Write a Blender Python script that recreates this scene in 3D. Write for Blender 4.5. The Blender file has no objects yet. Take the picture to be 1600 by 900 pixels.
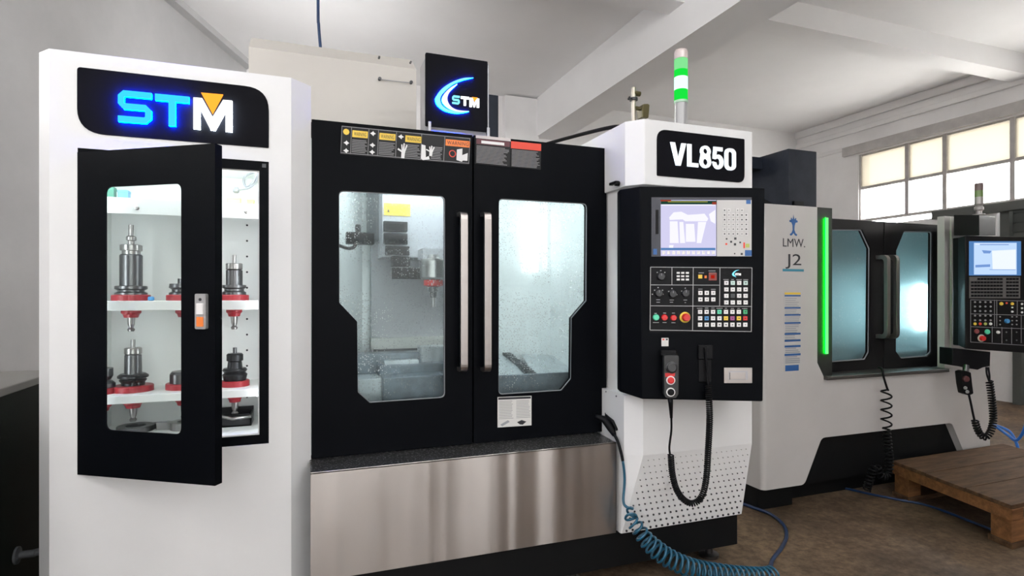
import bpy, math, random
from mathutils import Vector, Matrix
from mathutils.geometry import tessellate_polygon
random.seed(7)
S = bpy.context.scene
COL = S.collection
V3 = Vector

# ------------------------------------------------------------------ camera
H = 1.35; FPX = 900.0; HOR = 460.0; YAW = math.radians(20.2)
sn, cs = math.sin(YAW), math.cos(YAW)
cam = bpy.data.cameras.new('camera'); cam.sensor_width = 36; cam.lens = FPX / 1600 * 36
cam.shift_y = (HOR - 450) / 1600; cam.clip_start = 0.05; cam.clip_end = 100
cam_o = bpy.data.objects.new('camera', cam); COL.objects.link(cam_o)
cam_o.location = (0, 0, H); cam_o.rotation_euler = (math.pi / 2, 0, -YAW)
S.camera = cam_o

# ------------------------------------------------------------------ world and light
w = bpy.data.worlds.new('world'); S.world = w; w.use_nodes = True
bgn = w.node_tree.nodes['Background']
bgn.inputs[0].default_value = (0.985, 0.992, 1.0, 1); bgn.inputs[1].default_value = 22.0
FILL_LAMPS = [(-1.6, -0.1, 'above and left of the viewer'), (1.6, 0.1, 'above the viewer'),
         (-1.0, -2.0, 'behind the viewer at the left'), (2.0, -2.0, 'behind the viewer'),
         (0.22, 5.1, 'hidden behind the beige cover', 3.1), (0.22, 6.8, 'near the back wall behind the beige cover', 2.95)]
LAMP_Z = 3.45; TUBE_E = 55.0
S.cycles.diffuse_bounces = 8
S.view_settings.view_transform = 'Standard'; S.view_settings.look = 'None'
S.view_settings.exposure = 0.17; S.view_settings.gamma = 1.0; S.view_settings.use_curve_mapping = False

# ------------------------------------------------------------------ places: a sight line met with a real surface
FW = V3((sn, cs, 0)); RT = V3((cs, -sn, 0)); UP = V3((0, 0, 1)); EYE = V3((0, 0, H))
def ray(px, py): return FW + RT * ((px - 800) / FPX) + UP * ((HOR - py) / FPX)
def P(px, py, Y): r = ray(px, py); return EYE + r * (Y / r.y)
def PX(px, py, X): r = ray(px, py); return EYE + r * (X / r.x)
def PZ(px, py, Z): r = ray(px, py); return EYE + r * ((Z - H) / r.z)
def D(px, py, d): return EYE + ray(px, py) * d
def PL(px, py, p0, n): r = ray(px, py); return EYE + r * ((p0 - EYE).dot(n) / r.dot(n))

# ------------------------------------------------------------------ materials
MATS = {}
def mat(name, col=(0.8, 0.8, 0.8), rough=0.5, metal=0.0, var=0.0, vscale=6.0, emit=None, es=0.0, bump=0.0, bscale=80.0, aniso=0.0, coat=0.0, spec=0.5):
    if name in MATS: return MATS[name]
    m = bpy.data.materials.new(name); m.use_nodes = True; nt = m.node_tree; b = nt.nodes['Principled BSDF']
    b.inputs['Base Color'].default_value = (*col, 1); b.inputs['Roughness'].default_value = rough; b.inputs['Metallic'].default_value = metal
    b.inputs['Coat Weight'].default_value = coat; b.inputs['Specular IOR Level'].default_value = spec
    if aniso: b.inputs['Anisotropic'].default_value = aniso
    if emit: b.inputs['Emission Color'].default_value = (*emit, 1); b.inputs['Emission Strength'].default_value = es
    if var or bump:
        tc = nt.nodes.new('ShaderNodeTexCoord')
    if var:
        n = nt.nodes.new('ShaderNodeTexNoise'); n.inputs['Scale'].default_value = vscale; n.inputs['Detail'].default_value = 6; n.inputs['Roughness'].default_value = 0.62
        nt.links.new(tc.outputs['Object'], n.inputs['Vector'])
        r = nt.nodes.new('ShaderNodeValToRGB'); e = r.color_ramp.elements
        e[0].position = 0.3; e[1].position = 0.7
        e[0].color = (*[c * (1 - var) for c in col], 1); e[1].color = (*[min(1, c * (1 + var * 0.6)) for c in col], 1)
        nt.links.new(n.outputs['Fac'], r.inputs['Fac']); nt.links.new(r.outputs['Color'], b.inputs['Base Color'])
    if bump:
        n2 = nt.nodes.new('ShaderNodeTexNoise'); n2.inputs['Scale'].default_value = bscale; n2.inputs['Detail'].default_value = 4
        nt.links.new(tc.outputs['Object'], n2.inputs['Vector'])
        bp = nt.nodes.new('ShaderNodeBump'); bp.inputs['Strength'].default_value = bump; bp.inputs['Distance'].default_value = 0.01
        nt.links.new(n2.outputs['Fac'], bp.inputs['Height']); nt.links.new(bp.outputs['Normal'], b.inputs['Normal'])
    MATS[name] = m; return m
def glow(name, col, s):
    if name in MATS: return MATS[name]
    m = bpy.data.materials.new(name); m.use_nodes = True; nt = m.node_tree; nt.nodes.clear()
    e = nt.nodes.new('ShaderNodeEmission'); o = nt.nodes.new('ShaderNodeOutputMaterial')
    e.inputs[0].default_value = (*col, 1); e.inputs[1].default_value = s; nt.links.new(e.outputs[0], o.inputs[0]); MATS[name] = m; return m
def glass(name, tint=(0.93, 0.97, 0.96), gloss=0.05, haze=0.10, drops=0.5, dscale=190.0, blur=0.0, brough=0.3):
    m = bpy.data.materials.new(name); m.use_nodes = True; nt = m.node_tree; nt.nodes.clear(); N = nt.nodes.new; L = nt.links.new
    out = N('ShaderNodeOutputMaterial'); tr = N('ShaderNodeBsdfTransparent'); tr.inputs[0].default_value = (*tint, 1)
    gl = N('ShaderNodeBsdfGlossy'); gl.inputs['Roughness'].default_value = 0.03
    d1_ = N('ShaderNodeBsdfDiffuse'); d1_.inputs[0].default_value = (0.82, 0.87, 0.87, 1); d2_ = N('ShaderNodeBsdfTranslucent'); d2_.inputs[0].default_value = (0.9, 0.95, 0.95, 1)
    df = N('ShaderNodeMixShader'); df.inputs[0].default_value = 0.6; L(d1_.outputs[0], df.inputs[1]); L(d2_.outputs[0], df.inputs[2])
    m1 = N('ShaderNodeMixShader'); m1.inputs[0].default_value = gloss; L(gl.outputs[0], m1.inputs[2])
    rf = N('ShaderNodeBsdfRefraction'); rf.inputs['IOR'].default_value = 1.3; rf.inputs['Roughness'].default_value = brough; rf.inputs[0].default_value = (*tint, 1)
    m0 = N('ShaderNodeMixShader'); m0.inputs[0].default_value = blur; L(tr.outputs[0], m0.inputs[1]); L(rf.outputs[0], m0.inputs[2]); L(m0.outputs[0] if blur else tr.outputs[0], m1.inputs[1])
    m2 = N('ShaderNodeMixShader'); L(m1.outputs[0], m2.inputs[1]); L(df.outputs[0], m2.inputs[2])
    if drops > 0:
        tc = N('ShaderNodeTexCoord'); vo = N('ShaderNodeTexVoronoi'); vo.inputs['Scale'].default_value = dscale; L(tc.outputs['Object'], vo.inputs['Vector'])
        rr = N('ShaderNodeValToRGB'); rr.color_ramp.elements[0].position = 0.22; rr.color_ramp.elements[1].position = 0.42
        rr.color_ramp.elements[0].color = (1, 1, 1, 1); rr.color_ramp.elements[1].color = (0, 0, 0, 1); L(vo.outputs['Distance'], rr.inputs[0])
        sp = N('ShaderNodeSeparateColor'); L(vo.outputs['Color'], sp.inputs[0])
        th = N('ShaderNodeMath'); th.operation = 'GREATER_THAN'; th.inputs[1].default_value = 0.62; L(sp.outputs[0], th.inputs[0])
        no = N('ShaderNodeTexNoise'); no.inputs['Scale'].default_value = 5.0; L(tc.outputs['Object'], no.inputs['Vector'])
        r2 = N('ShaderNodeValToRGB'); r2.color_ramp.elements[0].position = 0.38; r2.color_ramp.elements[1].position = 0.66; L(no.outputs['Fac'], r2.inputs[0])
        a = N('ShaderNodeMath'); a.operation = 'MULTIPLY'; L(rr.outputs[0], a.inputs[0]); L(th.outputs[0], a.inputs[1])
        b = N('ShaderNodeMath'); b.operation = 'MULTIPLY'; L(a.outputs[0], b.inputs[0]); L(r2.outputs[0], b.inputs[1])
        c = N('ShaderNodeMath'); c.operation = 'MULTIPLY_ADD'; c.inputs[1].default_value = drops; c.inputs[2].default_value = haze; L(b.outputs[0], c.inputs[0])
        L(c.outputs[0], m2.inputs[0])
    else: m2.inputs[0].default_value = haze
    L(m2.outputs[0], out.inputs[0]); MATS[name] = m; return m

WHITE = mat('white_paint', (0.735, 0.735, 0.735), 0.38, var=0.03, vscale=3)
WHITE2 = mat('grey_white_paint', (0.53, 0.51, 0.497), 0.4, var=0.05, vscale=2.5)
CAVE = mat('cabinet_white', (0.80, 0.82, 0.81), 0.4)
INNER = mat('enclosure_white', (0.74, 0.77, 0.77), 0.4, var=0.05)
BLACK = mat('black_paint', (0.0028, 0.0034, 0.0048), 0.42, var=0.15, vscale=4, spec=0.05)
BLACK2 = mat('black_plastic', (0.005, 0.005, 0.006), 0.45, spec=0.15)
CHAR = mat('charcoal_paint', (0.009, 0.0085, 0.009), 0.4, spec=0.12)
PLINTH = mat('plinth_black', (0.004, 0.0045, 0.005), 0.5, spec=0.2)
NAVY = mat('navy_steel', (0.016, 0.020, 0.030), 0.5, var=0.35, vscale=9, spec=0.15)
BEIGE = mat('beige_paint', (0.50, 0.475, 0.435), 0.5, var=0.04, vscale=3)
GREY = mat('grey_paint', (0.30, 0.31, 0.33), 0.45)
DGREY = mat('dark_grey', (0.07, 0.075, 0.08), 0.5)
STEEL = mat('machined_steel', (0.40, 0.39, 0.38), 0.28, 1.0)
DSTEEL = mat('dark_steel', (0.16, 0.16, 0.165), 0.32, 1.0)
BSTEEL = mat('black_oxide', (0.03, 0.031, 0.034), 0.35, 0.6)
CHROME = mat('satin_handle', (0.42, 0.385, 0.365), 0.34, 1.0)
RED = mat('red_plastic', (0.33, 0.018, 0.028), 0.4)
REDB = mat('red_button', (0.62, 0.02, 0.02), 0.35)
YEL = mat('yellow_label', (0.80, 0.55, 0.06), 0.5)
ORG = mat('orange_label', (0.85, 0.22, 0.04), 0.5)
REDL = mat('red_label', (0.70, 0.06, 0.03), 0.5)
GRN = mat('mint_button', (0.10, 0.62, 0.38), 0.35)
BLU = mat('blue_button', (0.05, 0.25, 0.55), 0.35)
MAG = mat('plum_button', (0.35, 0.08, 0.25), 0.35)
KEY = mat('white_key', (0.78, 0.77, 0.76), 0.4)
PRW = mat('white_print', (0.72, 0.72, 0.72), 0.5)
PRG = mat('grey_print', (0.22, 0.22, 0.23), 0.5)
PRK = mat('dark_print', (0.02, 0.02, 0.025), 0.5)
PAPER = mat('paper_label', (0.66, 0.65, 0.63), 0.6)
BLUP = mat('blue_print', (0.02, 0.10, 0.30), 0.5)
TEALP = mat('teal_print', (0.05, 0.25, 0.35), 0.5)
HOSE = mat('blue_hose', (0.008, 0.085, 0.15), 0.3, coat=0.2)
HOSE2 = mat('deep_blue_hose', (0.004, 0.022, 0.075), 0.35)
OLIVE = mat('olive_clamp', (0.09, 0.075, 0.03), 0.4, 0.5)
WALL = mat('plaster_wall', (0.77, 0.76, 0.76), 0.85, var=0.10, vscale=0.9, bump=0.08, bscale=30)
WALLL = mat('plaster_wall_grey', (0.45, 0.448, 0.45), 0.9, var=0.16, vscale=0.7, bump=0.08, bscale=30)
CEIL = mat('plaster_ceiling', (0.82, 0.815, 0.818), 0.9, var=0.05, vscale=0.6)
GREEN = mat('dark_green_enamel', (0.005, 0.0085, 0.006), 0.5, var=0.3, vscale=6, spec=0.08)
FRAME = mat('window_steel', (0.40, 0.38, 0.37), 0.6, var=0.15)
SHUT = mat('shutter_grey', (0.07, 0.075, 0.07), 0.6)
HALB = glow('blue_backlight', (0.0, 0.03, 1.0), 260)
CYAN = glow('cyan_letter', (0.03, 0.42, 1.0), 1.6)
CYAN2 = glow('pale_cyan_letter', (0.22, 0.75, 1.0), 1.3)
WLET = glow('white_letter', (1, 1, 1), 1.6)
WLET2 = glow('white_character', (0.95, 0.97, 1.0), 0.95); WHAL2 = glow('soft_white_backlight', (0.75, 0.88, 1.0), 3.5); WHAL = glow('white_backlight', (0.75, 0.88, 1.0), 22)
ORGE = glow('orange_letter', (1.0, 0.33, 0.03), 1.5)
LEDW = glow('cool_led', (0.88, 0.97, 1.0), 22)
LEDI = glow('work_lamp', (0.90, 0.98, 1.0), 5); LEDB = glow('fill_lamp_bar', (0.90, 0.98, 1.0), 38); LEDF = glow('far_work_lamp', (0.85, 0.96, 1.0), 45)
LEDG = glow('green_led', (0.20, 0.95, 0.26), 1.0); LEDG2 = glow('green_led_sides', (0.0, 1.0, 0.012), 34)
GREENLIT = glow('green_lens_lit', (0.01, 0.72, 0.05), 1.0); GREENPALE = glow('green_lens_pale', (0.22, 0.72, 0.28), 1.0)
GREENHOT = glow('green_lens_core', (0.55, 1.0, 0.72), 1.5)
SCR = glow('screen_lavender', (0.60, 0.58, 0.80), 1.0)
SCRW = glow('screen_white', (0.86, 0.85, 0.96), 1.0)
SCRB = glow('screen_blue', (0.10, 0.25, 0.55), 0.8)
SCR2 = glow('screen_paleblue', (0.50, 0.66, 0.95), 1.0)
GLASS = glass('door_glass', (0.92, 0.96, 0.96), 0.012, 0.025, 0.65, 120, 0.06, 0.1)
GLASS2 = glass('far_door_glass', (0.72, 0.88, 0.90), 0.05, 0.08, 0.7, 70, 0.9, 0.5)
GLASSC = glass('cabinet_glass', (0.96, 0.98, 0.97), 0.012, 0.01, 0)
def floor_mat():
    m = mat('concrete_floor', (0.13, 0.105, 0.085), 0.45, spec=0.25); nt = m.node_tree; b = nt.nodes['Principled BSDF']; N = nt.nodes.new; L = nt.links.new
    tc = N('ShaderNodeTexCoord'); n1 = N('ShaderNodeTexNoise'); n1.inputs['Scale'].default_value = 1.6; n1.inputs['Detail'].default_value = 8; n1.inputs['Roughness'].default_value = 0.68
    n2 = N('ShaderNodeTexNoise'); n2.inputs['Scale'].default_value = 24; n2.inputs['Detail'].default_value = 8; n2.inputs['Roughness'].default_value = 0.7
    L(tc.outputs['Object'], n1.inputs['Vector']); L(tc.outputs['Object'], n2.inputs['Vector'])
    r1 = N('ShaderNodeValToRGB'); r1.color_ramp.elements[0].position = 0.34; r1.color_ramp.elements[1].position = 0.68
    r1.color_ramp.elements[0].color = (0.055, 0.036, 0.023, 1); r1.color_ramp.elements[1].color = (0.185, 0.128, 0.083, 1); L(n1.outputs['Fac'], r1.inputs[0])
    r2 = N('ShaderNodeValToRGB'); r2.color_ramp.elements[0].position = 0.35; r2.color_ramp.elements[1].position = 0.7
    r2.color_ramp.elements[0].color = (0.52, 0.50, 0.48, 1); r2.color_ramp.elements[1].color = (1.5, 1.47, 1.42, 1); L(n2.outputs['Fac'], r2.inputs[0])
    mx = N('ShaderNodeMix'); mx.data_type = 'RGBA'; mx.blend_type = 'MULTIPLY'; mx.inputs[0].default_value = 1
    L(r1.outputs[0], mx.inputs[6]); L(r2.outputs[0], mx.inputs[7]); L(mx.outputs[2], b.inputs['Base Color'])
    r3 = N('ShaderNodeMapRange'); r3.inputs[3].default_value = 0.5; r3.inputs[4].default_value = 0.75; L(n1.outputs['Fac'], r3.inputs[0]); L(r3.outputs[0], b.inputs['Roughness'])
    return m
FLOOR = floor_mat()
def stainless():
    m = mat('brushed_stainless', (0.57, 0.535, 0.51), 0.30, 1.0, aniso=0.85); nt = m.node_tree; b = nt.nodes['Principled BSDF']; b.inputs['Anisotropic Rotation'].default_value = 0.25; N = nt.nodes.new; L = nt.links.new
    t = N('ShaderNodeTangent'); t.direction_type = 'RADIAL'; t.axis = 'Z'; L(t.outputs[0], b.inputs['Tangent'])
    tc = N('ShaderNodeTexCoord'); mp = N('ShaderNodeMapping'); mp.inputs['Scale'].default_value = (3, 3, 260); L(tc.outputs['Object'], mp.inputs[0])
    n = N('ShaderNodeTexNoise'); n.inputs['Scale'].default_value = 2; n.inputs['Detail'].default_value = 3; L(mp.outputs[0], n.inputs['Vector'])
    mp2 = N('ShaderNodeMapping'); mp2.inputs['Scale'].default_value = (1.0, 1, 0.5); L(tc.outputs['Object'], mp2.inputs[0])
    n3 = N('ShaderNodeTexNoise'); n3.inputs['Scale'].default_value = 3.5; n3.inputs['Detail'].default_value = 2; L(mp2.outputs[0], n3.inputs['Vector'])
    r = N('ShaderNodeMapRange'); r.inputs[1].default_value = 0.3; r.inputs[2].default_value = 0.7; r.inputs[3].default_value = 0.28; r.inputs[4].default_value = 0.36; L(n3.outputs['Fac'], r.inputs[0]); L(r.outputs[0], b.inputs['Roughness'])
    bp = N('ShaderNodeBump'); bp.inputs['Strength'].default_value = 0.05; bp.inputs['Distance'].default_value = 0.002; L(n.outputs['Fac'], bp.inputs['Height'])
    # slow dents of the sheet
    sx = N('ShaderNodeSeparateXYZ'); L(tc.outputs['Object'], sx.inputs[0])
    n4 = N('ShaderNodeTexNoise'); n4.noise_dimensions = '1D'; n4.inputs['Scale'].default_value = 4.2; n4.inputs['Detail'].default_value = 1.5; L(sx.outputs['X'], n4.inputs['W'])
    b2 = N('ShaderNodeBump'); b2.inputs['Strength'].default_value = 1.0; b2.inputs['Distance'].default_value = 0.045; L(n4.outputs['Fac'], b2.inputs['Height']); L(bp.outputs[0], b2.inputs['Normal'])
    L(b2.outputs[0], b.inputs['Normal'])
    return m
INOX = stainless()
def wet():
    m = mat('wet_ledge', (0.05, 0.05, 0.05), 0.3, 0.7); nt = m.node_tree; b = nt.nodes['Principled BSDF']; N = nt.nodes.new; L = nt.links.new
    tc = N('ShaderNodeTexCoord'); n = N('ShaderNodeTexNoise'); n.inputs['Scale'].default_value = 120; n.inputs['Detail'].default_value = 3; L(tc.outputs['Object'], n.inputs['Vector'])
    r = N('ShaderNodeValToRGB'); r.color_ramp.elements[0].position = 0.52; r.color_ramp.elements[1].position = 0.72
    r.color_ramp.elements[0].color = (0.05, 0.048, 0.047, 1); r.color_ramp.elements[1].color = (0.55, 0.55, 0.55, 1); L(n.outputs['Fac'], r.inputs[0]); L(r.outputs[0], b.inputs['Base Color'])
    return m
WET = wet()
def wood(name, c1, c2):
    m = mat(name, c1, 0.8, spec=0.2); nt = m.node_tree; b = nt.nodes['Principled BSDF']; N = nt.nodes.new; L = nt.links.new
    tc = N('ShaderNodeTexCoord'); mp = N('ShaderNodeMapping'); mp.inputs['Scale'].default_value = (1.2, 9, 9); L(tc.outputs['Object'], mp.inputs[0])
    n = N('ShaderNodeTexNoise'); n.inputs['Scale'].default_value = 3.5; n.inputs['Detail'].default_value = 8; n.inputs['Roughness'].default_value = 0.7; L(mp.outputs[0], n.inputs['Vector'])
    r = N('ShaderNodeValToRGB'); r.color_ramp.elements[0].position = 0.3; r.color_ramp.elements[1].position = 0.72
    r.color_ramp.elements[0].color = (*c2, 1); r.color_ramp.elements[1].color = (*c1, 1); L(n.outputs['Fac'], r.inputs[0]); L(r.outputs[0], b.inputs['Base Color'])
    bp = N('ShaderNodeBump'); bp.inputs['Strength'].default_value = 0.25; bp.inputs['Distance'].default_value = 0.004; L(n.outputs['Fac'], bp.inputs['Height']); L(bp.outputs[0], b.inputs['Normal'])
    return m
WOODT = wood('worn_deck_wood', (0.135, 0.074, 0.038), (0.032, 0.016, 0.008))
WOODS = wood('sawn_wood', (0.26, 0.12, 0.045), (0.09, 0.038, 0.015))
def pane_mat(name, col):
    m = bpy.data.materials.new(name); m.use_nodes = True; nt = m.node_tree; nt.nodes.clear(); N = nt.nodes.new; L = nt.links.new
    t = N('ShaderNodeBsdfTranslucent'); t.inputs[0].default_value = (*col, 1); tr = N('ShaderNodeBsdfTransparent'); tr.inputs[0].default_value = (*col, 1)
    mx = N('ShaderNodeMixShader'); mx.inputs[0].default_value = 0.5; o = N('ShaderNodeOutputMaterial')
    L(t.outputs[0], mx.inputs[1]); L(tr.outputs[0], mx.inputs[2]); L(mx.outputs[0], o.inputs[0]); return m
PANEL = pane_mat('fill_clerestory_pane', (0.52, 0.515, 0.51)); PANEF = pane_mat('fill_frosted_pane', (0.385, 0.384, 0.383)); PANE = pane_mat('frosted_pane', (0.99, 0.98, 0.96)); PANE2 = pane_mat('cream_blind_pane', (0.245, 0.231, 0.202))  # first two panes serve the added windows; tint sets their brightness

# ------------------------------------------------------------------ mesh building
ORI = {}
class MB:
    def __init__(s): s.v = []; s.f = []; s.sm = []
    def add(s, vs, fs, smooth=False):
        b = len(s.v); s.v += [V3(p) for p in vs]; s.f += [tuple(b + i for i in f) for f in fs]; s.sm += [smooth] * len(fs); return s
    def box(s, a, b):
        x0, x1 = sorted((a[0], b[0])); y0, y1 = sorted((a[1], b[1])); z0, z1 = sorted((a[2], b[2]))
        return s.add([(x0, y0, z0), (x1, y0, z0), (x1, y1, z0), (x0, y1, z0), (x0, y0, z1), (x1, y0, z1), (x1, y1, z1), (x0, y1, z1)],
                     [(0, 3, 2, 1), (4, 5, 6, 7), (0, 1, 5, 4), (1, 2, 6, 5), (2, 3, 7, 6), (3, 0, 4, 7)])
    def prism(s, pts, vec, holes=()):
        vec = V3(vec); loops = [[V3(p) for p in pts]] + [[V3(p) for p in h] for h in holes]
        flat = [p for l in loops for p in l]; n = len(flat); tris = tessellate_polygon(loops)
        fs = [tuple(t) for t in tris] + [tuple(n + i for i in reversed(t)) for t in tris]; k = 0
        for l in loops:
            m = len(l)
            for i in range(m): a, b = k + i, k + (i + 1) % m; fs.append((a, b, n + b, n + a))
            k += m
        return s.add(flat + [p + vec for p in flat], fs)
    def loft(s, rings, caps=True, smooth=False):
        n = len(rings[0]); vs = [p for r in rings for p in r]; fs = []
        for k in range(len(rings) - 1):
            for i in range(n): j = (i + 1) % n; fs.append((k * n + i, k * n + j, (k + 1) * n + j, (k + 1) * n + i))
        b = len(s.v); s.add(vs, fs, smooth)
        if caps: s.f += [tuple(b + i for i in reversed(range(n))), tuple(b + (len(rings) - 1) * n + i for i in range(n))]; s.sm += [False, False]
        return s
    def lathe(s, base, prof, axis=(0, 0, 1), n=24):
        ax = V3(axis).normalized(); u = ax.orthogonal().normalized(); w_ = ax.cross(u); base = V3(base)
        rings = [[base + ax * z + (u * math.cos(2 * math.pi * i / n) + w_ * math.sin(2 * math.pi * i / n)) * max(r, 1e-4) for i in range(n)] for z, r in prof]
        for k in range(len(rings) - 1): s.loft([rings[k], rings[k + 1]], caps=False, smooth=True)
        s.add(rings[0], [tuple(reversed(range(n)))]); s.add(rings[-1], [tuple(range(n))]); return s
    def cyl(s, a, b, r, r2=None, n=16):
        a, b = V3(a), V3(b); return s.lathe(a, [(0, r), ((b - a).length, r if r2 is None else r2)], b - a, n)
    def tube(s, pts, r, n=8, closed_caps=True):
        pts = [V3(p) for p in pts]; rings = []; t0 = (pts[1] - pts[0]).normalized(); u = t0.orthogonal().normalized()
        for i, p in enumerate(pts):
            t = (pts[min(i + 1, len(pts) - 1)] - pts[max(i - 1, 0)]).normalized(); u = (u - t * u.dot(t)).normalized(); w_ = t.cross(u)
            rr = r[i] if isinstance(r, (list, tuple)) else r
            rings.append([p + (u * math.cos(2 * math.pi * k / n) + w_ * math.sin(2 * math.pi * k / n)) * rr for k in range(n)])
        return s.loft(rings, closed_caps, True)
    def build(s, name, m, parent=None, bevel=0.0, seg=2, fixn=True):
        lo = V3([min(p[i] for p in s.v) for i in range(3)]); hi = V3([max(p[i] for p in s.v) for i in range(3)]); c = (lo + hi) / 2
        if parent is None: c.z = lo.z
        me = bpy.data.meshes.new(name); me.from_pydata([p - c for p in s.v], [], s.f); me.polygons.foreach_set('use_smooth', s.sm)
        if fixn:
            import bmesh
            bm = bmesh.new(); bm.from_mesh(me); bmesh.ops.recalc_face_normals(bm, faces=bm.faces); bm.to_mesh(me); bm.free()
        me.materials.append(m); me.update()
        o = bpy.data.objects.new(name, me); COL.objects.link(o); ORI[o.name] = c
        if parent is not None: o.parent = parent; o.location = c - ORI[parent.name]
        else: o.location = c
        if bevel:
            bv = o.modifiers.new('bevel', 'BEVEL'); bv.width = bevel; bv.segments = seg; bv.limit_method = 'ANGLE'; bv.angle_limit = math.radians(40)
        return o
def tag(o, label, cat=None, group=None, kind=None):
    o['label'] = label
    if cat: o['category'] = cat
    if group: o['group'] = group
    if kind: o['kind'] = kind
    return o
def thing(name, loc, label, cat, group=None):
    o = bpy.data.objects.new(name, None); COL.objects.link(o); o.location = loc; o.empty_display_size = 0.1; ORI[o.name] = V3(loc)
    return tag(o, label, cat, group)
def lab(o, t): o['label'] = t; return o
def place(me, name, pos, parent, rot=None):
    o = bpy.data.objects.new(name, me); COL.objects.link(o); o.parent = parent; o.location = V3(pos) - ORI[parent.name]; ORI[o.name] = V3(pos)
    if rot is not None: o.rotation_euler = rot
    return o
def box(name, a, b, m, parent=None, bevel=0.0): return MB().box(a, b).build(name, m, parent, bevel)
def spline(pts, k=8):
    pts = [V3(p) for p in pts]; q = [pts[0] * 2 - pts[1]] + pts + [pts[-1] * 2 - pts[-2]]; out = []
    for i in range(1, len(q) - 2):
        for j in range(k):
            t = j / k; a, b, c, d = q[i - 1:i + 3]
            out.append(0.5 * ((2 * b) + (c - a) * t + (2 * a - 5 * b + 4 * c - d) * t * t + (3 * b - a - 3 * c + d) * t ** 3))
    return out + [pts[-1]]
def resample(pts, n):
    ds = [0]
    for a, b in zip(pts, pts[1:]): ds.append(ds[-1] + (b - a).length)
    out = []; k = 0
    for i in range(n):
        t = ds[-1] * i / (n - 1)
        while k < len(ds) - 2 and ds[k + 1] < t: k += 1
        f = (t - ds[k]) / max(1e-9, ds[k + 1] - ds[k]); out.append(pts[k].lerp(pts[k + 1], f))
    return out, ds[-1]
def coil(path, rad, pitch, per=10):
    p0, L = resample(path, 200); n = max(12, int(L / pitch * per)); pts, _ = resample(path, n); out = []
    t0 = (pts[1] - pts[0]).normalized(); u = t0.orthogonal().normalized()
    for i, p in enumerate(pts):
        t = (pts[min(i + 1, n - 1)] - pts[max(i - 1, 0)]).normalized(); u = (u - t * u.dot(t)).normalized(); w_ = t.cross(u)
        a = 2 * math.pi * i / per; r = rad(i / (n - 1)) if callable(rad) else rad
        out.append(p + (u * math.cos(a) + w_ * math.sin(a)) * r)
    return out
def rpoly(pts, rads, k=5):
    """2-D polygon with rounded corners"""
    n = len(pts); out = []
    for i in range(n):
        p = V3((*pts[i], 0)); a = V3((*pts[i - 1], 0)); b = V3((*pts[(i + 1) % n], 0)); r = rads[i] if isinstance(rads, (list, tuple)) else rads
        if r <= 0: out.append((p.x, p.y)); continue
        d1 = (a - p).normalized(); d2 = (b - p).normalized(); ang = d1.angle(d2); l = min(r / math.tan(ang / 2), (a - p).length * 0.49, (b - p).length * 0.49)
        s, e = p + d1 * l, p + d2 * l
        for j in range(k + 1):
            t = j / k; q = s * (1 - t) ** 2 + p * 2 * t * (1 - t) + e * t * t; out.append((q.x, q.y))
    return out
def text_raw(body, bold=0.0, ext=0.5, space=1.0):
    cu = bpy.data.curves.new('text', 'FONT'); cu.body = body; cu.size = 1; cu.extrude = ext; cu.offset = bold; cu.resolution_u = 4; cu.space_character = space
    o = bpy.data.objects.new('text', cu); COL.objects.link(o); bpy.context.view_layer.update()
    me = bpy.data.meshes.new_from_object(o.evaluated_get(bpy.context.evaluated_depsgraph_get()))
    vs = [v.co.copy() for v in me.vertices]; fs = [tuple(p.vertices) for p in me.polygons]
    bpy.data.objects.remove(o); bpy.data.curves.remove(cu); bpy.data.meshes.remove(me); return vs, fs
def text_on(mb, body, q, vec, bold=0.0, space=1.0):
    """fit text in the world quad q = (top-left, top-right, bottom-right, bottom-left), thickness vec towards the viewer"""
    vs, fs = text_raw(body, bold, 0.5, space); x0 = min(v.x for v in vs); x1 = max(v.x for v in vs); y0 = min(v.y for v in vs); y1 = max(v.y for v in vs); vec = V3(vec)
    out = []
    for v in vs:
        s = (v.x - x0) / (x1 - x0); t = (v.y - y0) / (y1 - y0)
        out.append((q[3].lerp(q[2], s)).lerp(q[0].lerp(q[1], s), t) + vec * (v.z + 0.5))
    return mb.add(out, fs)

# ================================================================== the room
YB = 7.9; XR = 8.33; ZC = H + 0.3645 * YB; ZB = H + 0.2933 * YB
def struct(o, label=None):
    o['kind'] = 'structure'
    if label: o['label'] = label
    return o
struct(box('floor', (-6, -7, -0.1), (XR + 0.3, YB + 0.2, 0), FLOOR), 'stained brown concrete workshop floor')
struct(box('ceiling', (-6, -3.5, ZC), (XR + 0.3, YB + 0.2, ZC + 0.15), CEIL), 'pale plastered ceiling')
struct(box('wall_back', (-0.75, YB, 0), (XR, YB + 0.2, ZC), WALL), 'off-white plaster wall behind the machines')
fw = MB(); fx0, fx1, fz0, fz1 = -3.9, 2.6, 0.25, 3.3
fw.prism([(-6, -3.5, 0), (XR + 0.3, -3.5, 0), (XR + 0.3, -3.5, ZC), (-6, -3.5, ZC)], (0, -0.2, 0), [[V3((fx0, -3.5, fz0)), V3((fx1, -3.5, fz0)), V3((fx1, -3.5, fz1)), V3((fx0, -3.5, fz1))]])
struct(fw.build('wall_front', WALL), 'plaster wall with an added wide window behind the viewer')
w2 = bpy.data.objects.new('fill_window_2', None); COL.objects.link(w2); w2.location = (-1.3, -3.6, fz0); ORI['fill_window_2'] = V3(w2.location); struct(w2, 'added wide steel-framed window behind the viewer, for fill light')  # unseen window, added for soft frontal light
for k in range(5): box('mullion', (fx0 + k * 1.625 - 0.03, -3.64, fz0), (fx0 + k * 1.625 + 0.03, -3.56, fz1), FRAME, w2)
for z in (fz0, 2.15, fz1): box('transom', (fx0, -3.63, z - 0.025), (fx1, -3.57, z + 0.025), FRAME, w2)
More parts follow.
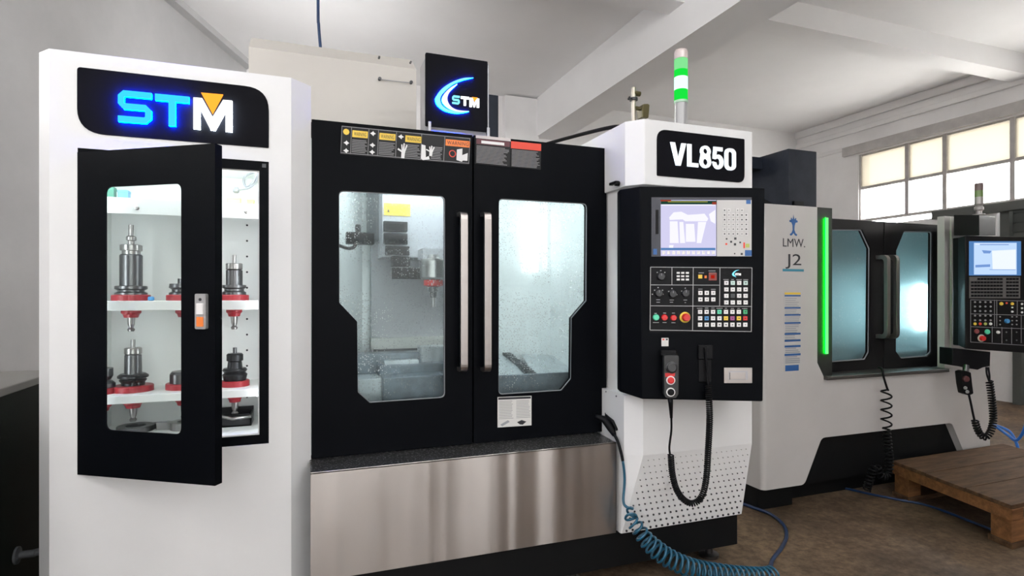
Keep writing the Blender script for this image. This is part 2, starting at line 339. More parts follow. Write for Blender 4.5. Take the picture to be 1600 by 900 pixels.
for k in range(4):
    for z0_, z1_ in ((fz0 + .02, 2.13), (2.17, fz1 - .02)): box('pane', (fx0 + k * 1.625 + 0.03, -3.604, z0_), (fx0 + k * 1.625 + 1.595, -3.60, z1_), PANEF, w2)
cl = V3((-0.63, YB, 0)); dl = V3((-0.544, -1.47, 0)).normalized(); nl = V3((-dl.y, dl.x, 0))
def lw(t, z, o=0.0): return cl + dl * t + V3((-o, 0, z))
ct0, ct1, cz0, cz1 = 4.3, 11.0, 2.45, 3.85
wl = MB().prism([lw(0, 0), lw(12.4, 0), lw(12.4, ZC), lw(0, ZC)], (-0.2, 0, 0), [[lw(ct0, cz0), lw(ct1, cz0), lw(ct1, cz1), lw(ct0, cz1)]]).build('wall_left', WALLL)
w3 = bpy.data.objects.new('fill_window_3', None); COL.objects.link(w3); w3.location = lw(7.6, cz0); ORI['fill_window_3'] = V3(w3.location); struct(w3, 'added long clerestory window in the left wall, beyond the picture edge')  # unseen window, added to light the left bay ceiling and beam
npn = 6; stp = (ct1 - ct0) / npn
for k in range(npn + 1): MB().prism([lw(ct0 + k * stp - .03, cz0, .08), lw(ct0 + k * stp + .03, cz0, .08), lw(ct0 + k * stp + .03, cz1, .08), lw(ct0 + k * stp - .03, cz1, .08)], (-.06, 0, 0)).build('mullion', FRAME, w3)
for k in range(npn): MB().prism([lw(ct0 + k * stp + .03, cz0, .10), lw(ct0 + (k + 1) * stp - .03, cz0, .10), lw(ct0 + (k + 1) * stp - .03, cz1, .10), lw(ct0 + k * stp + .03, cz1, .10)], (-.004, 0, 0)).build('pane', PANEL, w3)
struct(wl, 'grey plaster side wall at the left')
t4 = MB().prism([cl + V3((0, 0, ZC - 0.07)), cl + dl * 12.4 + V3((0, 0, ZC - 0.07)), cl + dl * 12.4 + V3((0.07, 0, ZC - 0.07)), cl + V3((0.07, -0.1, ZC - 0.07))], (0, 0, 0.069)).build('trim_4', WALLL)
struct(t4, 'grey cove where left wall meets ceiling')
# beams
xb0 = P(835, 216, YB).x; xb1 = P(877, 221, YB).x
struct(box('trim_1', (xb0, -3.5, ZB), (xb1, YB, ZC), CEIL), 'deep plastered ceiling beam running towards the viewer')
yb2 = 3.08 * 7.9 / 5.6; zb2 = H + 1.87 * 7.9 / 5.6
struct(box('trim_2', (-3.2, yb2, zb2), (XR, yb2 + 0.24, ZC), CEIL), 'shallow plastered cross beam')
struct(box('trim_3', (P(785, 200, YB).x, YB - 0.12, 0), (xb0 + 0.02, YB, ZC - 0.02), WALL), 'plaster pilaster under the big beam')
# window wall
def wz(px, py): return PX(px, py, XR)
wt = (wz(1343, 238).z + wz(1600, 183).z) / 2; wb = wz(1342, 344).z - 0.01; wm = (wz(1343, 292).z + wz(1600, 249).z) / 2
yw1 = wz(1341, 300).y; yw0 = 0.4
yd1 = wz(1549, 600).y                       # far side of the wide doorway bay
zs = wb - 0.10
wr = MB()
wr.box((XR, yw1, 0), (XR + 0.25, YB + 0.2, ZC)); wr.box((XR, -3.5, wt), (XR + 0.25, yw1, ZC)); wr.box((XR, wz(1558, 350).y, 1.75), (XR + 0.25, yw1, zs))
wr.box((XR, wz(1591, 580).y, 0), (XR + 0.25, yw1, 1.75)); wr.box((XR, -3.5, 0), (XR + 0.25, yw0, wt)); wr.box((XR, yw0, 0), (XR + 0.25, wz(1591, 580).y, 1.05))
struct(wr.build('wall_right', WALL), 'off-white plaster wall with the long window')
struct(box('trim_5', (XR - 0.06, -3.0, wt + 0.02), (XR, wz(1320, 231).y, wt + 0.16), FRAME), 'weathered lintel above the window')
struct(box('trim_6', (XR - 0.10, -3.0, zs - 0.03), (XR + 0.02, yw1 - 1.2, wb - 0.02), SHUT), 'dark steel lintel under the window')
lm = MB(); lm.box((XR - 0.035, -3, ZC - 0.30), (XR, YB, ZC - 0.22)); lm.box((XR - 0.02, -3, ZC - 0.55), (XR, YB, ZC - 0.48)); lm.box((XR - 0.05, -3, ZC - 0.12), (XR, YB, ZC))
struct(lm.build('trim_7', WALL, bevel=0.02), 'plaster mouldings above the window')
win = bpy.data.objects.new('window_1', None); COL.objects.link(win); win.location = (XR, (yw0 + yw1) / 2, wb); ORI['window_1'] = V3(win.location); struct(win, 'long steel-framed clerestory window with frosted panes')
ys = [yw1] + [wz(px, 300).y for px in (1415, 1474, 1580)] + [2.6, 1.5, yw0]
for y in ys: box('mullion', (XR + 0.02, y - 0.028, wb), (XR + 0.09, y + 0.028, wt), FRAME, win)
for z in (wb, wm, wt): box('transom', (XR + 0.03, yw0, z - 0.022), (XR + 0.08, yw1, z + 0.022), FRAME, win)
for a, b in zip(ys, ys[1:]):
    box('pane', (XR + 0.05, b + 0.02, wb), (XR + 0.056, a - 0.02, wm), PANE, win); box('pane', (XR + 0.05, b + 0.02, wm), (XR + 0.056, a - 0.02, wt), PANE2, win)
# roller shutter beneath the window
dr = bpy.data.objects.new('door_1', None); COL.objects.link(dr); y0 = wz(1591, 580).y; dr.location = (XR + 0.1, y0, 0); ORI['door_1'] = V3(dr.location); struct(dr, 'dark grey roller shutter door under the window')
ya = wz(1575, 350).y
for k in range(12): box('shutter_slat', (XR + 0.10, yw0, 1.05 + k * 0.12), (XR + 0.12, ya, 1.05 + k * 0.12 + 0.112), SHUT, dr)
box('light_block_sheet', (XR + 0.125, yw0, 1.0), (XR + 0.13, ya, zs), SHUT, dr); box('door_post', (XR - 0.1, wz(1604, 580).y, 0), (XR + 0.1, wz(1590, 580).y, 1.75), SHUT, dr)  # sheet behind the slats is added to block outside light in the gaps
box('guide_rail', (XR + 0.02, ya, 1.6), (XR + 0.16, ya + 0.10, zs), SHUT, dr)
# unseen ceiling and stand lamps, added to brighten the ceiling and machine fronts
TUBE = glow('lit_tube', (1.0, 0.995, 0.985), TUBE_E); TUBED = glow('dim_tube', (1.0, 0.995, 0.985), TUBE_E * 0.8); TUBEB = glow('bright_tube', (1.0, 0.995, 0.985), TUBE_E * 1.9)
for lx, ly, where, *hz_ in FILL_LAMPS:
    LZ = hz_[0] if hz_ else LAMP_Z; hl = 0.45 if hz_ else 0.6
    t = thing('fill_floor_lamp' if hz_ else 'fill_ceiling_lamp', (lx, ly, LZ), ('added tube lamp on a tall floor stand, ' if hz_ else 'added bare tube lamp on a white batten ') + where + ('' if hz_ else ', above the picture'), 'lamp', 'added tube lamps')
    box('batten', (lx - (hl + .04), ly - 0.02, LZ + 0.045), (lx + (hl + .04), ly + 0.02, LZ + 0.075), WHITE, t)
    MB().cyl((lx - hl, ly, LZ), (lx + hl, ly, LZ), 0.03, n=12).build('tube', TUBED if LZ < 3 else TUBEB if hz_ else TUBE, t)
    for q_ in (-hl - .02, hl + .02):
        box('lamp_holder', (lx + q_ - 0.015, ly - 0.02, LZ - 0.03), (lx + q_ + 0.015, ly + 0.02, LZ + 0.05), WHITE, t)
        if not hz_: MB().cyl((lx + q_ * 0.8, ly, LZ + 0.07), (lx + q_ * 0.8, ly, ZC), 0.005, n=6).build('rod', STEEL, t)
    if hz_:  # stand lamps, added out of sight behind the cover to light the ceiling
        MB().cyl((lx, ly + .03, 0.02), (lx, ly + .03, LZ + 0.06), 0.012, n=10).build('stand_pole', STEEL, t); MB().lathe((lx, ly + .03, 0), [(0, .2), (.015, .2), (.02, .03)], n=20).build('stand_base', DGREY, t)

# ================================================================== tool cabinet
YC = 2.43
cab = thing('tool_cabinet', (-0.43, 2.75, 0), 'white tool cabinet with open black glass door and lit STM sign', 'cabinet')
XL, XRc = P(77, 400, YC).x, P(455, 400, YC).x
ztop = H + 0.3512 * YC
ox0, ox1 = P(121, 400, YC).x, P(420, 400, YC).x
oz0, oz1 = H - 0.58, H + 0.516
YBK = 2.80
ix0, ix1 = ox0 + 0.035, ox1 - 0.034; iz0, iz1 = oz0 + 0.035, oz1 - 0.035
b = MB()
def xz(l, Y): return [V3((x, Y, z)) for x, z in l]
b.prism(xz([(XL, 0), (XRc, 0), (XRc, ztop), (XL, ztop)], YC), (0, 0.012, 0), [xz([(ox0, oz0), (ox1, oz0), (ox1, oz1), (ox0, oz1)], YC)])
XL2, XR2 = P(61, 400, 2.485).x, P(486, 400, 2.5).x
def strip(mb, a, bb, z0, z1, t=(0, 0.01, 0)): mb.prism([(a[0], a[1], z0), (bb[0], bb[1], z0), (bb[0], bb[1], z1), (a[0], a[1], z1)], t)
strip(b, (XL, YC), (XL2, 2.485), 0, ztop); strip(b, (XRc, YC), (XR2, 2.5), 0, ztop)
strip(b, (XL2, 2.485), (XL2, 3.1), 0, ztop, (0.01, 0, 0)); strip(b, (XR2, 2.5), (XR2, 2.62), 0, ztop, (-0.01, 0, 0))
b.prism([(XL + .003, YC + .012, ztop - 0.01), (XRc - .003, YC + .012, ztop - 0.01), (XR2 - .003, 2.51, ztop - 0.01), (XR2, 2.62, ztop - 0.01), (0, 3.1, ztop - 0.01), (XL2 + .003, 3.1, ztop - 0.01), (XL2 + .003, 2.495, ztop - 0.01)], (0, 0, 0.009))
b.build('body', WHITE, cab)
# inner box
i_ = MB(); i_.box((ix0 - 0.03, YBK, iz0 - 0.03), (ix1 + 0.03, YBK + 0.01, iz1 + 0.03)); i_.box((ix0 - 0.04, YC + 0.02, iz0 - 0.03), (ix0 - 0.03, YBK, iz1 + 0.03)); i_.box((ix1 + 0.03, YC + 0.02, iz0 - 0.03), (ix1 + 0.04, YBK, iz1 + 0.03))
i_.box((ix0 - 0.03, YC + 0.035, iz0 - 0.006), (ix1 + 0.03, YBK, iz0 + 0.004)); i_.box((ix0 - 0.03, YC + 0.02, iz1 + 0.03), (ix1 + 0.03, YBK, iz1 + 0.04)); i_.build('inner_box', CAVE, cab)
fr = MB(); fr.prism(xz([(ox0, oz0), (ox1, oz0), (ox1, oz1), (ox0, oz1)], YC + 0.004), (0, 0.03, 0), [xz([(ix0, iz0), (ix1, iz0), (ix1, iz1), (ix0, iz1)], YC + 0.004)]); frm = fr.build('door_frame', BLACK, cab)
g = MB(); e_ = 0.005; g.prism(xz([(ix0, iz0), (ix1, iz0), (ix1, iz1), (ix0, iz1)], YC + 0.012), (0, 0.02, 0), [xz([(ix0 + e_, iz0 + e_), (ix1 - e_, iz0 + e_), (ix1 - e_, iz1 - e_), (ix0 + e_, iz1 - e_)], YC + 0.012)]); lab(g.build('gasket', KEY, cab), 'thin white door gasket')
MB().box((ix1 + 0.010, YC + 0.001, iz1 + 0.012), (ix1 + 0.024, YC + 0.004, iz1 + 0.026)).build('strike_plate', DGREY, frm)
lab(box('led_strip', (ix0 + 0.02, YC + 0.055, iz1 + 0.008), (ix1 - 0.02, YC + 0.085, iz1 + 0.02), LEDW, cab), 'cool white light strip')
for sx_ in (ix0 - 0.022, ix1 + 0.012): lab(box('led_strip', (sx_, YC + 0.045, iz0 + 0.05), (sx_ + 0.008, YC + 0.055, iz1 - 0.03), glow('side_fill_led', (0.92, 0.97, 1.0), 16), cab), 'added vertical light strip hidden behind the door frame')  # unseen side strips, added to brighten the lower shelves
# shelves
SH = []
for zt, th in ((H - 0.0244, 0.036), (H - 0.376, 0.030)):
    SH.append((zt, box('shelf', (ix0 - 0.028, 2.50, zt - th), (ix1 + 0.028, YBK - 0.002, zt), CAVE, cab, 0.002)))
zt3 = H + 0.335
s3 = MB(); s3.box((ix0 - 0.028, 2.546, zt3 + 0.02), (ix1 + 0.028, YBK - 0.002, zt3 + 0.03)); s3.box((ix0 - 0.028, 2.54, zt3 - 0.03), (ix1 + 0.028, 2.546, zt3 + 0.03)); sh3 = lab(s3.build('shelf', CAVE, cab), 'upper shelf with folded front lip')
for px in (214, 385): MB().lathe(P(px, 325 if px < 300 else 331, 2.54), [(0, 0.008), (0.004, 0.008), (0.006, 0.005)], (0, -1, 0), 12).build('bolt', STEEL, sh3)
hz = MB()
for k in range(14):
    z = P(386, 352 + 24.4 * k, YBK).z
    if z > iz0: hz.lathe((P(386, 400, YBK).x, YBK - 0.0005, z), [(0, 0.0045), (0.0006, 0.0045)], (0, -1, 0), 8)
hz.build('shelf_peg_holes', PRK, cab)
# cable and lamp socket at the top
cb = spline([P(404, 266, 2.6), P(384, 275, 2.62), P(381, 285, 2.64), P(386, 292, 2.64), P(396, 284, 2.6), P(402, 268, 2.58)])
lab(MB().tube(cb, 0.0045).build('lamp_cable', GREY, cab), 'grey lamp cable looped under the cabinet roof')
cb = spline([P(402, 270, 2.58), P(400, 282, 2.6), P(390, 293, 2.62), P(368, 297, 2.66)])
MB().tube(cb, 0.0045).build('lamp_cable', GREY, cab); MB().lathe(P(364, 297, 2.66), [(0, 0.008), (0.006, 0.013), (0.018, 0.013), (0.024, 0.008)], (1, 0, 0), 14).build('cable_plug', GREY, cab)
# sign
sgx0, sgx1 = ox0, ox1; sgz0, sgz1 = H + 0.569, H + 0.7995
pl = rpoly([(sgx0, sgz0), (sgx1, sgz0), (sgx1, sgz1), (sgx0, sgz1)], [0.085, 0.004, 0.085, 0.012], 8)
SIGNB = mat('sign_black', (0.007, 0.007, 0.009), 0.5, spec=0.03)
sg = lab(MB().prism(xz(pl, YC - 0.004), (0, 0.004, 0)).build('sign_panel', SIGNB, cab), 'glossy black sign panel with rounded corners')
def plist(pts, Y): return [P(x, y, Y) for x, y in pts]
YS = YC - 0.024
# S strokes in a unit box (u right, v down), then T and M
def S_poly(t=0.18, r=0.16):
    return [(r, 0), (1, 0), (1, t), (t + .03, t), (t, t + .03), (t, .5 - t / 2 - .03), (t + .03, .5 - t / 2), (1 - r, .5 - t / 2), (1, .5 - t / 2 + r), (1, 1 - r), (1 - r, 1), (0, 1), (0, 1 - t), (1 - t - .03, 1 - t), (1 - t, 1 - t - .03), (1 - t, .5 + t / 2 + .03), (1 - t - .03, .5 + t / 2), (r, .5 + t / 2), (0, .5 + t / 2 - r), (0, r)]
def T_poly(t=0.2): return [(0, 0), (1, 0), (1, t), (.5 + t / 2, t), (.5 + t / 2, 1), (.5 - t / 2, 1), (.5 - t / 2, t), (0, t)]
def M_poly(t=0.18): return [(0, 0), (t + .06, 0), (.5, .58), (1 - t - .06, 0), (1, 0), (1, 1), (1 - t, 1), (1 - t, .36), (.56, 1), (.44, 1), (t, .36), (t, 1), (0, 1)]
def inbox(poly, q, Y, grow=0.0):
    """poly in unit square -> pixel quad TL,TR,BR,BL -> plane Y"""
    out = []
    for u_, v_ in poly:
        tx = q[0][0] + (q[1][0] - q[0][0]) * u_; ty = q[0][1] + (q[1][1] - q[0][1]) * u_; bx_ = q[3][0] + (q[2][0] - q[3][0]) * u_; by_ = q[3][1] + (q[2][1] - q[3][1]) * u_
        out.append(P(tx + (bx_ - tx) * v_, ty + (by_ - ty) * v_, Y))
    return out
qS = [(184, 140), (236, 145), (236, 193), (184, 189)]; qT = [(242, 146), (295, 151), (295, 198), (242, 194)]; qM = [(302, 152), (362.5, 157), (362.5, 205), (302, 200)]
def letter(parent, poly, q, Y, front, back, name='letter', t=0.006, gap=0.012):
    pts = inbox(poly, q, Y); o = MB().prism(pts, (0, t, 0)).build(name, front, parent)
    c = sum(pts, V3()) / len(pts)
    if back: MB().prism([p + V3((0, t + 0.0005, 0)) for p in pts], (0, gap, 0)).build(name + '_backlight', back, parent)
    return o
letter(sg, S_poly(), qS, YS, CYAN, HALB, 'letter_s'); letter(sg, T_poly(), qT, YS, CYAN, HALB, 'letter_t'); letter(sg, M_poly(0.17), qM, YS, WLET, WHAL, 'letter_m')
MB().prism(plist([(314, 144.5), (348.5, 147.5), (332, 178)], YS - 0.003), (0, 0.008, 0)).build('orange_triangle', ORGE, sg)
# open door
hA = V3((ox0, YC - 0.001, 0)); hB = D(336, 460, 1.906); hB.z = 0
dv = (hB - hA).normalized(); dn = V3((dv.y, -dv.x, 0))         # dn points to the viewer
if dn.y > 0: dn = -dn
def dq(px, py): return PL(px, py, hA + V3((0, 0, H)), dn)
TH = 0.033; dz0, dz1 = H - 0.634, H + 0.500; dw = (hB - hA).length
def dpt(s, z, o=0.0): p = hA + dv * s + dn * o; return V3((p.x, p.y, z))
hole2 = []
for px, py in ((165, 290), (283, 289), (283, 684), (165, 667)):
    p = dq(px, py); hole2.append(((p - hA).dot(dv), p.z))
s0 = (hole2[0][0] + hole2[3][0]) / 2; s1 = (hole2[1][0] + hole2[2][0]) / 2; zz1 = (hole2[0][1] + hole2[1][1]) / 2; zz0 = (hole2[2][1] + hole2[3][1]) / 2
hol = rpoly([(s0, zz0), (s1, zz0), (s1, zz1), (s0, zz1)], 0.025, 6)
dm = MB().prism([dpt(0, dz0), dpt(dw, dz0), dpt(dw, dz1), dpt(0, dz1)], -dn * .006, [[dpt(s, z) for s, z in hol]])
for a0, a1, e0, e1 in ((0, .012, dz0, dz1), (dw - .012, dw, dz0, dz1), (.012, dw - .012, dz0, dz0 + .012), (.012, dw - .012, dz1 - .012, dz1)): dm.prism([dpt(a0, e0, -.0061), dpt(a1, e0, -.0061), dpt(a1, e1, -.0061), dpt(a0, e1, -.0061)], -dn * (TH - .0061))
door = lab(dm.build('door', BLACK, cab), 'black cabinet door with tall rounded window, standing open')
MB().prism([dpt(s0 - .01, zz0 - .01, -0.0065), dpt(s1 + .01, zz0 - .01, -0.0065), dpt(s1 + .01, zz1 + .01, -0.0065), dpt(s0 - .01, zz1 + .01, -0.0065)], -dn * 0.004).build('window_pane', GLASSC, door)
def dface(name, quad, m, o0, t, rad=0.0, parent=None):
    q = [dq(*p) for p in quad]; ss = sorted([(p - hA).dot(dv) for p in q]); zz = sorted([p.z for p in q]); a, bb = (ss[0] + ss[1]) / 2, (ss[2] + ss[3]) / 2; c, d_ = (zz[0] + zz[1]) / 2, (zz[2] + zz[3]) / 2
    pts = rpoly([(a, c), (bb, c), (bb, d_), (a, d_)], rad, 4) if rad else [(a, c), (bb, c), (bb, d_), (a, d_)]
    return MB().prism([dpt(s, z, o0) for s, z in pts], dn * t).build(name, m, parent or door)
lab(dface('latch', [(308.5, 459), (325.5, 459), (325.5, 514), (308.5, 514)], mat('latch_grey', (0.5, 0.5, 0.5), 0.35, 0.6), 0, 0.012, 0.006), 'silver push latch')
dface('latch_lever', [(312, 474), (322, 474), (322, 491), (312, 491)], KEY, 0.012, 0.004, 0.002); lab(dface('latch_label', [(312, 495), (322, 495), (322, 510), (312, 510)], ORG, 0.012, 0.003), 'orange latch button')
p = dq(317, 468); MB().lathe(p + dn * 0.012, [(0, 0.005), (0.002, 0.005)], dn, 10).build('keyhole', PRK, door)

# sockets and tool holders
def prof_px(x, Y, rows):
    d_ = P(x, 460, Y); dep = (d_ - EYE).dot(FW); k = dep / FPX
    return d_.x, [(H + (HOR - y) * k, r * k) for y, r in rows], k
def socket(x, Y, k, shelf, ring_r, low, dark=False):
    zt = shelf[0]; X = P(x, 460, Y).x
    o = MB().lathe((X, Y, zt), [(0, ring_r), (0.020, ring_r), (0.023, ring_r * 0.96)], n=28).build('tool_socket', RED, shelf[1])
    MB().lathe((X, Y, zt - 0.066), [(0, low * 0.7), (0.012, low * 0.82), (0.018, low), (0.031, low)], n=20).build('socket_sleeve', RED, shelf[1])
    return zt + 0.023
def tool(name, x, Y, shelf, rows, label, mats, stud=0.05, ring=0.066, low=0.034, hide_low=False):
    zt = socket(x, Y, 0, shelf, ring, low); X, pr, k = prof_px(x, Y, rows[-1][1:] and [(r[1], r[2]) for r in rows])
    t = thing(name, (X, Y, zt), label, 'tool holder', 'tool holders in the cabinet')
    groups = {}
    for (nm, y, r), (z, rr) in zip(rows, pr): groups.setdefault(nm, []).append((z, rr))
    zmin = min(z for g_ in groups.values() for z, _ in g_); sh_ = zt - zmin
    for nm, g_ in groups.items():
        g_ = sorted([(z + sh_ - zt, r) for z, r in g_])
        MB().lathe((X, Y, zt), g_, n=24).build(nm, mats.get(nm, STEEL), t)
    MB().lathe((X, Y, zt), [(-0.115 - stud * 0.55, 0.010), (-0.115 - stud * 0.4, 0.0135), (-0.115 - stud * 0.25, 0.008), (-0.115, 0.012), (-0.06, 0.016), (0.0, 0.022)], n=16).build('pull_stud', STEEL, t)
    return t
MS = dict(cutter=STEEL, collet=STEEL, nut=STEEL, holder=DSTEEL, flange=DSTEEL)
MK = dict(cutter=DSTEEL, collet=BSTEEL, nut=BSTEEL, holder=BSTEEL, flange=BSTEEL)
YT = 2.62
tool('tool_holder', 205, YT, SH[0], [('cutter', 352, 3.5), ('cutter', 369, 3.5), ('collet', 369, 5), ('collet', 371, 7), ('collet', 376, 7), ('collet', 377, 4.5), ('collet', 384, 4.5), ('nut', 383, 14), ('nut', 384, 15), ('nut', 392, 15), ('nut', 393, 12.5), ('nut', 398, 12.5), ('holder', 398, 14), ('holder', 400, 15.5), ('holder', 447, 15.5), ('flange', 447, 20), ('flange', 448, 22), ('flange', 452, 22), ('flange', 454, 18), ('flange', 456, 18), ('flange', 458, 22), ('flange', 461, 22)], 'tallest steel tool holder with long grey body, on the upper shelf', MS)
tool('tool_holder', 366, YT, SH[0], [('cutter', 399, 3), ('cutter', 412, 3), ('nut', 412, 11), ('nut', 413, 12), ('nut', 421, 12), ('nut', 423, 9), ('holder', 423, 12), ('holder', 446, 12), ('flange', 446, 17), ('flange', 450, 17), ('flange', 452, 14), ('flange', 455, 14), ('flange', 457, 17), ('flange', 461, 17)], 'steel tool holder on the upper shelf right of the open door edge', MS, ring=0.056, low=0.030)
tool('tool_holder', 289, YT, SH[0], [('holder', 436, 10), ('holder', 444, 10), ('flange', 444, 21), ('flange', 450, 22), ('flange', 453, 18), ('flange', 456, 18), ('flange', 458, 22), ('flange', 461, 22)], 'low grey tool holder on upper shelf half hidden by the door stile', MS)
tool('tool_holder', 208, YT, SH[1], [('cutter', 535, 3), ('cutter', 548, 3), ('nut', 548, 11), ('nut', 549, 12), ('nut', 557, 12), ('nut', 559, 10), ('holder', 559, 11.5), ('holder', 588, 12), ('flange', 588, 17), ('flange', 591, 21), ('flange', 594, 21), ('flange', 596, 17), ('flange', 598, 19), ('flange', 602, 16), ('flange', 606, 16)], 'steel tool holder with black flange on the lower shelf behind the door glass', dict(MS, flange=BSTEEL), ring=0.070)
tool('tool_holder', 367, YT, SH[1], [('cutter', 545, 3), ('cutter', 554, 3), ('nut', 554, 10), ('nut', 556, 12), ('nut', 565, 12), ('nut', 567, 9), ('holder', 567, 10), ('holder', 577, 11), ('flange', 577, 16), ('flange', 580, 18), ('flange', 584, 15), ('flange', 587, 18), ('flange', 596, 16)], 'short black tool holder on the lower shelf right of the open door edge', MK, ring=0.056, low=0.029)
tool('tool_holder', 288, YT, SH[1], [('flange', 582, 17), ('flange', 586, 20), ('flange', 600, 20)], 'short grey tool holder on lower shelf half hidden by the door stile', MS)
tool('tool_holder', 158, YT - 0.03, SH[1], [('holder', 578, 16), ('holder', 590, 16), ('holder', 596, 13), ('holder', 602, 19), ('holder', 608, 19)], 'grey cylindrical tool holder on lower shelf at the window edge left', MS, ring=0.05)
# small things in the cabinet
bx_ = MB().lathe(P(236, 466.8, 2.56) - V3((0, 0, 0.004)), [(-0.006, 0.007), (-0.004, 0.011), (0.006, 0.011), (0.010, 0.008)], n=12).build('bottle_cap', BLU); tag(bx_, 'small blue plastic cap beside the tallest tool holder', 'cap'); bx_.location.z = SH[0][0]
zb3 = zt3 + 0.03
for px, wd, hh, m_, lb in ((173, .03, .05, mat('green_card', (0.1, 0.3, 0.22), .5), 'small green box on the top shelf, leftmost'), (194, .035, .04, mat('blue_card', (0.15, 0.35, 0.5), .5), 'small blue box on the top shelf behind the glass'), (366, .05, .035, mat('yellow_card', (0.75, 0.68, 0.25), .5), 'pale yellow box on the top shelf under the lamp plug'), (392, .025, .03, mat('lime_card', (0.6, 0.65, 0.2), .5), 'tiny lime box on the top shelf by the frame')):
    X = P(px, 300, 2.64).x; q = MB().box((X - wd / 2, 2.62, zb3), (X + wd / 2, 2.66, zb3 + hh)); q.box((X - wd / 2 - .001, 2.619, zb3 + hh * .75), (X + wd / 2 + .001, 2.661, zb3 + hh * 1.02)); tag(q.build('parts_box', m_, bevel=.002), lb, 'box', 'small boxes on the cabinet top shelf')
zfl = iz0 + 0.004
def flatring(X, Y, R, r, z, hgt, ang, L, label, m_):
    t = MB(); n = 24
    t.prism([V3((X + R * math.cos(2 * math.pi * k / n), Y + R * math.sin(2 * math.pi * k / n), z)) for k in range(n)], (0, 0, hgt), [[V3((X + r * math.cos(2 * math.pi * k / n), Y + r * math.sin(2 * math.pi * k / n), z)) for k in range(n)]])
    a = V3((math.cos(ang), math.sin(ang), 0)); p_ = V3((-a.y, a.x, 0)); c = V3((X, Y, z)) + a * (R * 0.95)
    t.prism([c + p_ * .016, c + a * L + p_ * .012, c + a * L - p_ * .012, c - p_ * .016], (0, 0, hgt)); return tag(t.build('ring_spanner', m_, bevel=.003), label, 'spanner', 'spanners on the cabinet floor')
X = P(212, 668, 2.66).x; flatring(X, 2.66, .065, .035, zfl, .022, .35, .06, 'grey ring spanner lying on the cabinet floor behind the glass', DSTEEL)
X = P(292, 668, 2.66).x; flatring(X, 2.64, .058, .03, zfl, .03, 3.0, .05, 'grey ring spanner on the cabinet floor partly behind the door stile', STEEL)
tb = thing('parts_tray', (P(370, 665, 2.66).x, 2.66, zfl), 'black open tray with steel bar on the cabinet floor', 'tray'); X = P(370, 665, 2.66).x
tm = MB(); tm.prism([(X - .07, 2.60, zfl), (X + .06, 2.60, zfl), (X + .065, 2.60, zfl + .035), (X + .05, 2.60, zfl + .05), (X - .07, 2.60, zfl + .045)], (0, .006, 0)); tm.box((X - .07, 2.60, zfl), (X + .06, 2.73, zfl + .006)); tm.box((X + .054, 2.60, zfl), (X + .06, 2.73, zfl + .045)); tm.box((X - .07, 2.72, zfl), (X + .06, 2.73, zfl + .06)); tm.build('tray_body', BSTEEL, tb)
MB().tube([(X - .06, 2.595, zfl + .05), (X - .01, 2.59, zfl + .035), (X + .06, 2.592, zfl + .04)], .007).build('steel_bar', STEEL, tb)

# ================================================================== machining centre VL850
vmc = thing('machining_center', (1.0, 2.9, 0), 'large white and black vertical machining centre with VL850 sign', 'machine')
YD = 2.5
dzt, dzb = H + 0.2875 * YD, H - 0.2692 * YD
xs0, xs1, xs2, xs3 = P(487, 400, YD).x, P(738, 400, YD).x, P(740.5, 400, YD).x, P(947.5, 400, YD).x
winL = [(529.5, 297), (695.8, 306), (695.8, 621.5), (578, 629.7), (559, 613), (558, 502.5), (530, 473)]
winR = [(779.5, 309.5), (918, 317.5), (917, 470), (894, 497), (893, 592), (878, 610.5), (779, 617)]
for x0, x1, wpx, rads in ((xs0, xs1, winL, [.022, .022, .022, .012, .012, .012, .012]), (xs2, xs3, winR, [.022, .022, .012, .012, .012, .012, .022])):
    hp = [P(x, y, YD) for x, y in wpx]; hp2 = rpoly([(p.x, p.z) for p in hp], rads, 5)
    left = x0 == xs0
    dr_ = lab(MB().prism(xz([(x0, dzb), (x1, dzb), (x1, dzt), (x0, dzt)], YD), (0, .035, 0), [xz(hp2, YD)]).build('door', BLACK, vmc, 0.002), 'black sliding door with notched window, ' + ('left leaf' if left else 'right leaf'))
    cx = sum(p.x for p in hp) / 7; cz = sum(p.z for p in hp) / 7
    gp = rpoly([(cx + (p.x - cx) * 1.02, cz + (p.z - cz) * 1.015) for p in hp], rads, 5)
    MB().prism(xz(gp, YD + .037), (0, .006, 0)).build('window_pane', GLASS, dr_)
    # bright seal round the window
    sp_ = rpoly([(cx + (p.x - cx) * 0.988, cz + (p.z - cz) * 0.992) for p in hp], rads, 5)
    lab(MB().prism(xz(hp2, YD + .008), (0, .004, 0), [xz(sp_, YD + .008)]).build('window_seal', GREY, dr_), 'thin grey window seal')
    ya_ = YD - 0.062; a_ = P(725 if left else 762, 330, ya_); c_ = P(725 if left else 762, 582, ya_); hw = 0.016; zt_, zb_ = a_.z, c_.z
    hm = MB(); out = rpoly([(YD, zt_), (ya_ - .008, zt_), (ya_ - .008, zb_), (YD, zb_)], [0, .035, .035, 0], 6); inn = rpoly([(YD, zb_ + .018), (ya_ + .010, zb_ + .018), (ya_ + .010, zt_ - .018), (YD, zt_ - .018)], [0, .02, .02, 0], 6)
    hm.prism([V3((a_.x - hw, y, z)) for y, z in out + inn], (2 * hw, 0, 0)); lab(hm.build('handle', CHROME, dr_, .003), 'tall satin steel pull handle')
box('gap_light_block', (xs1 - .02, YD + .0365, dzb), (xs2 + .012, YD + .042, dzt - .005), BLACK, vmc)  # added dark strip, stops interior light leaking through the door gap
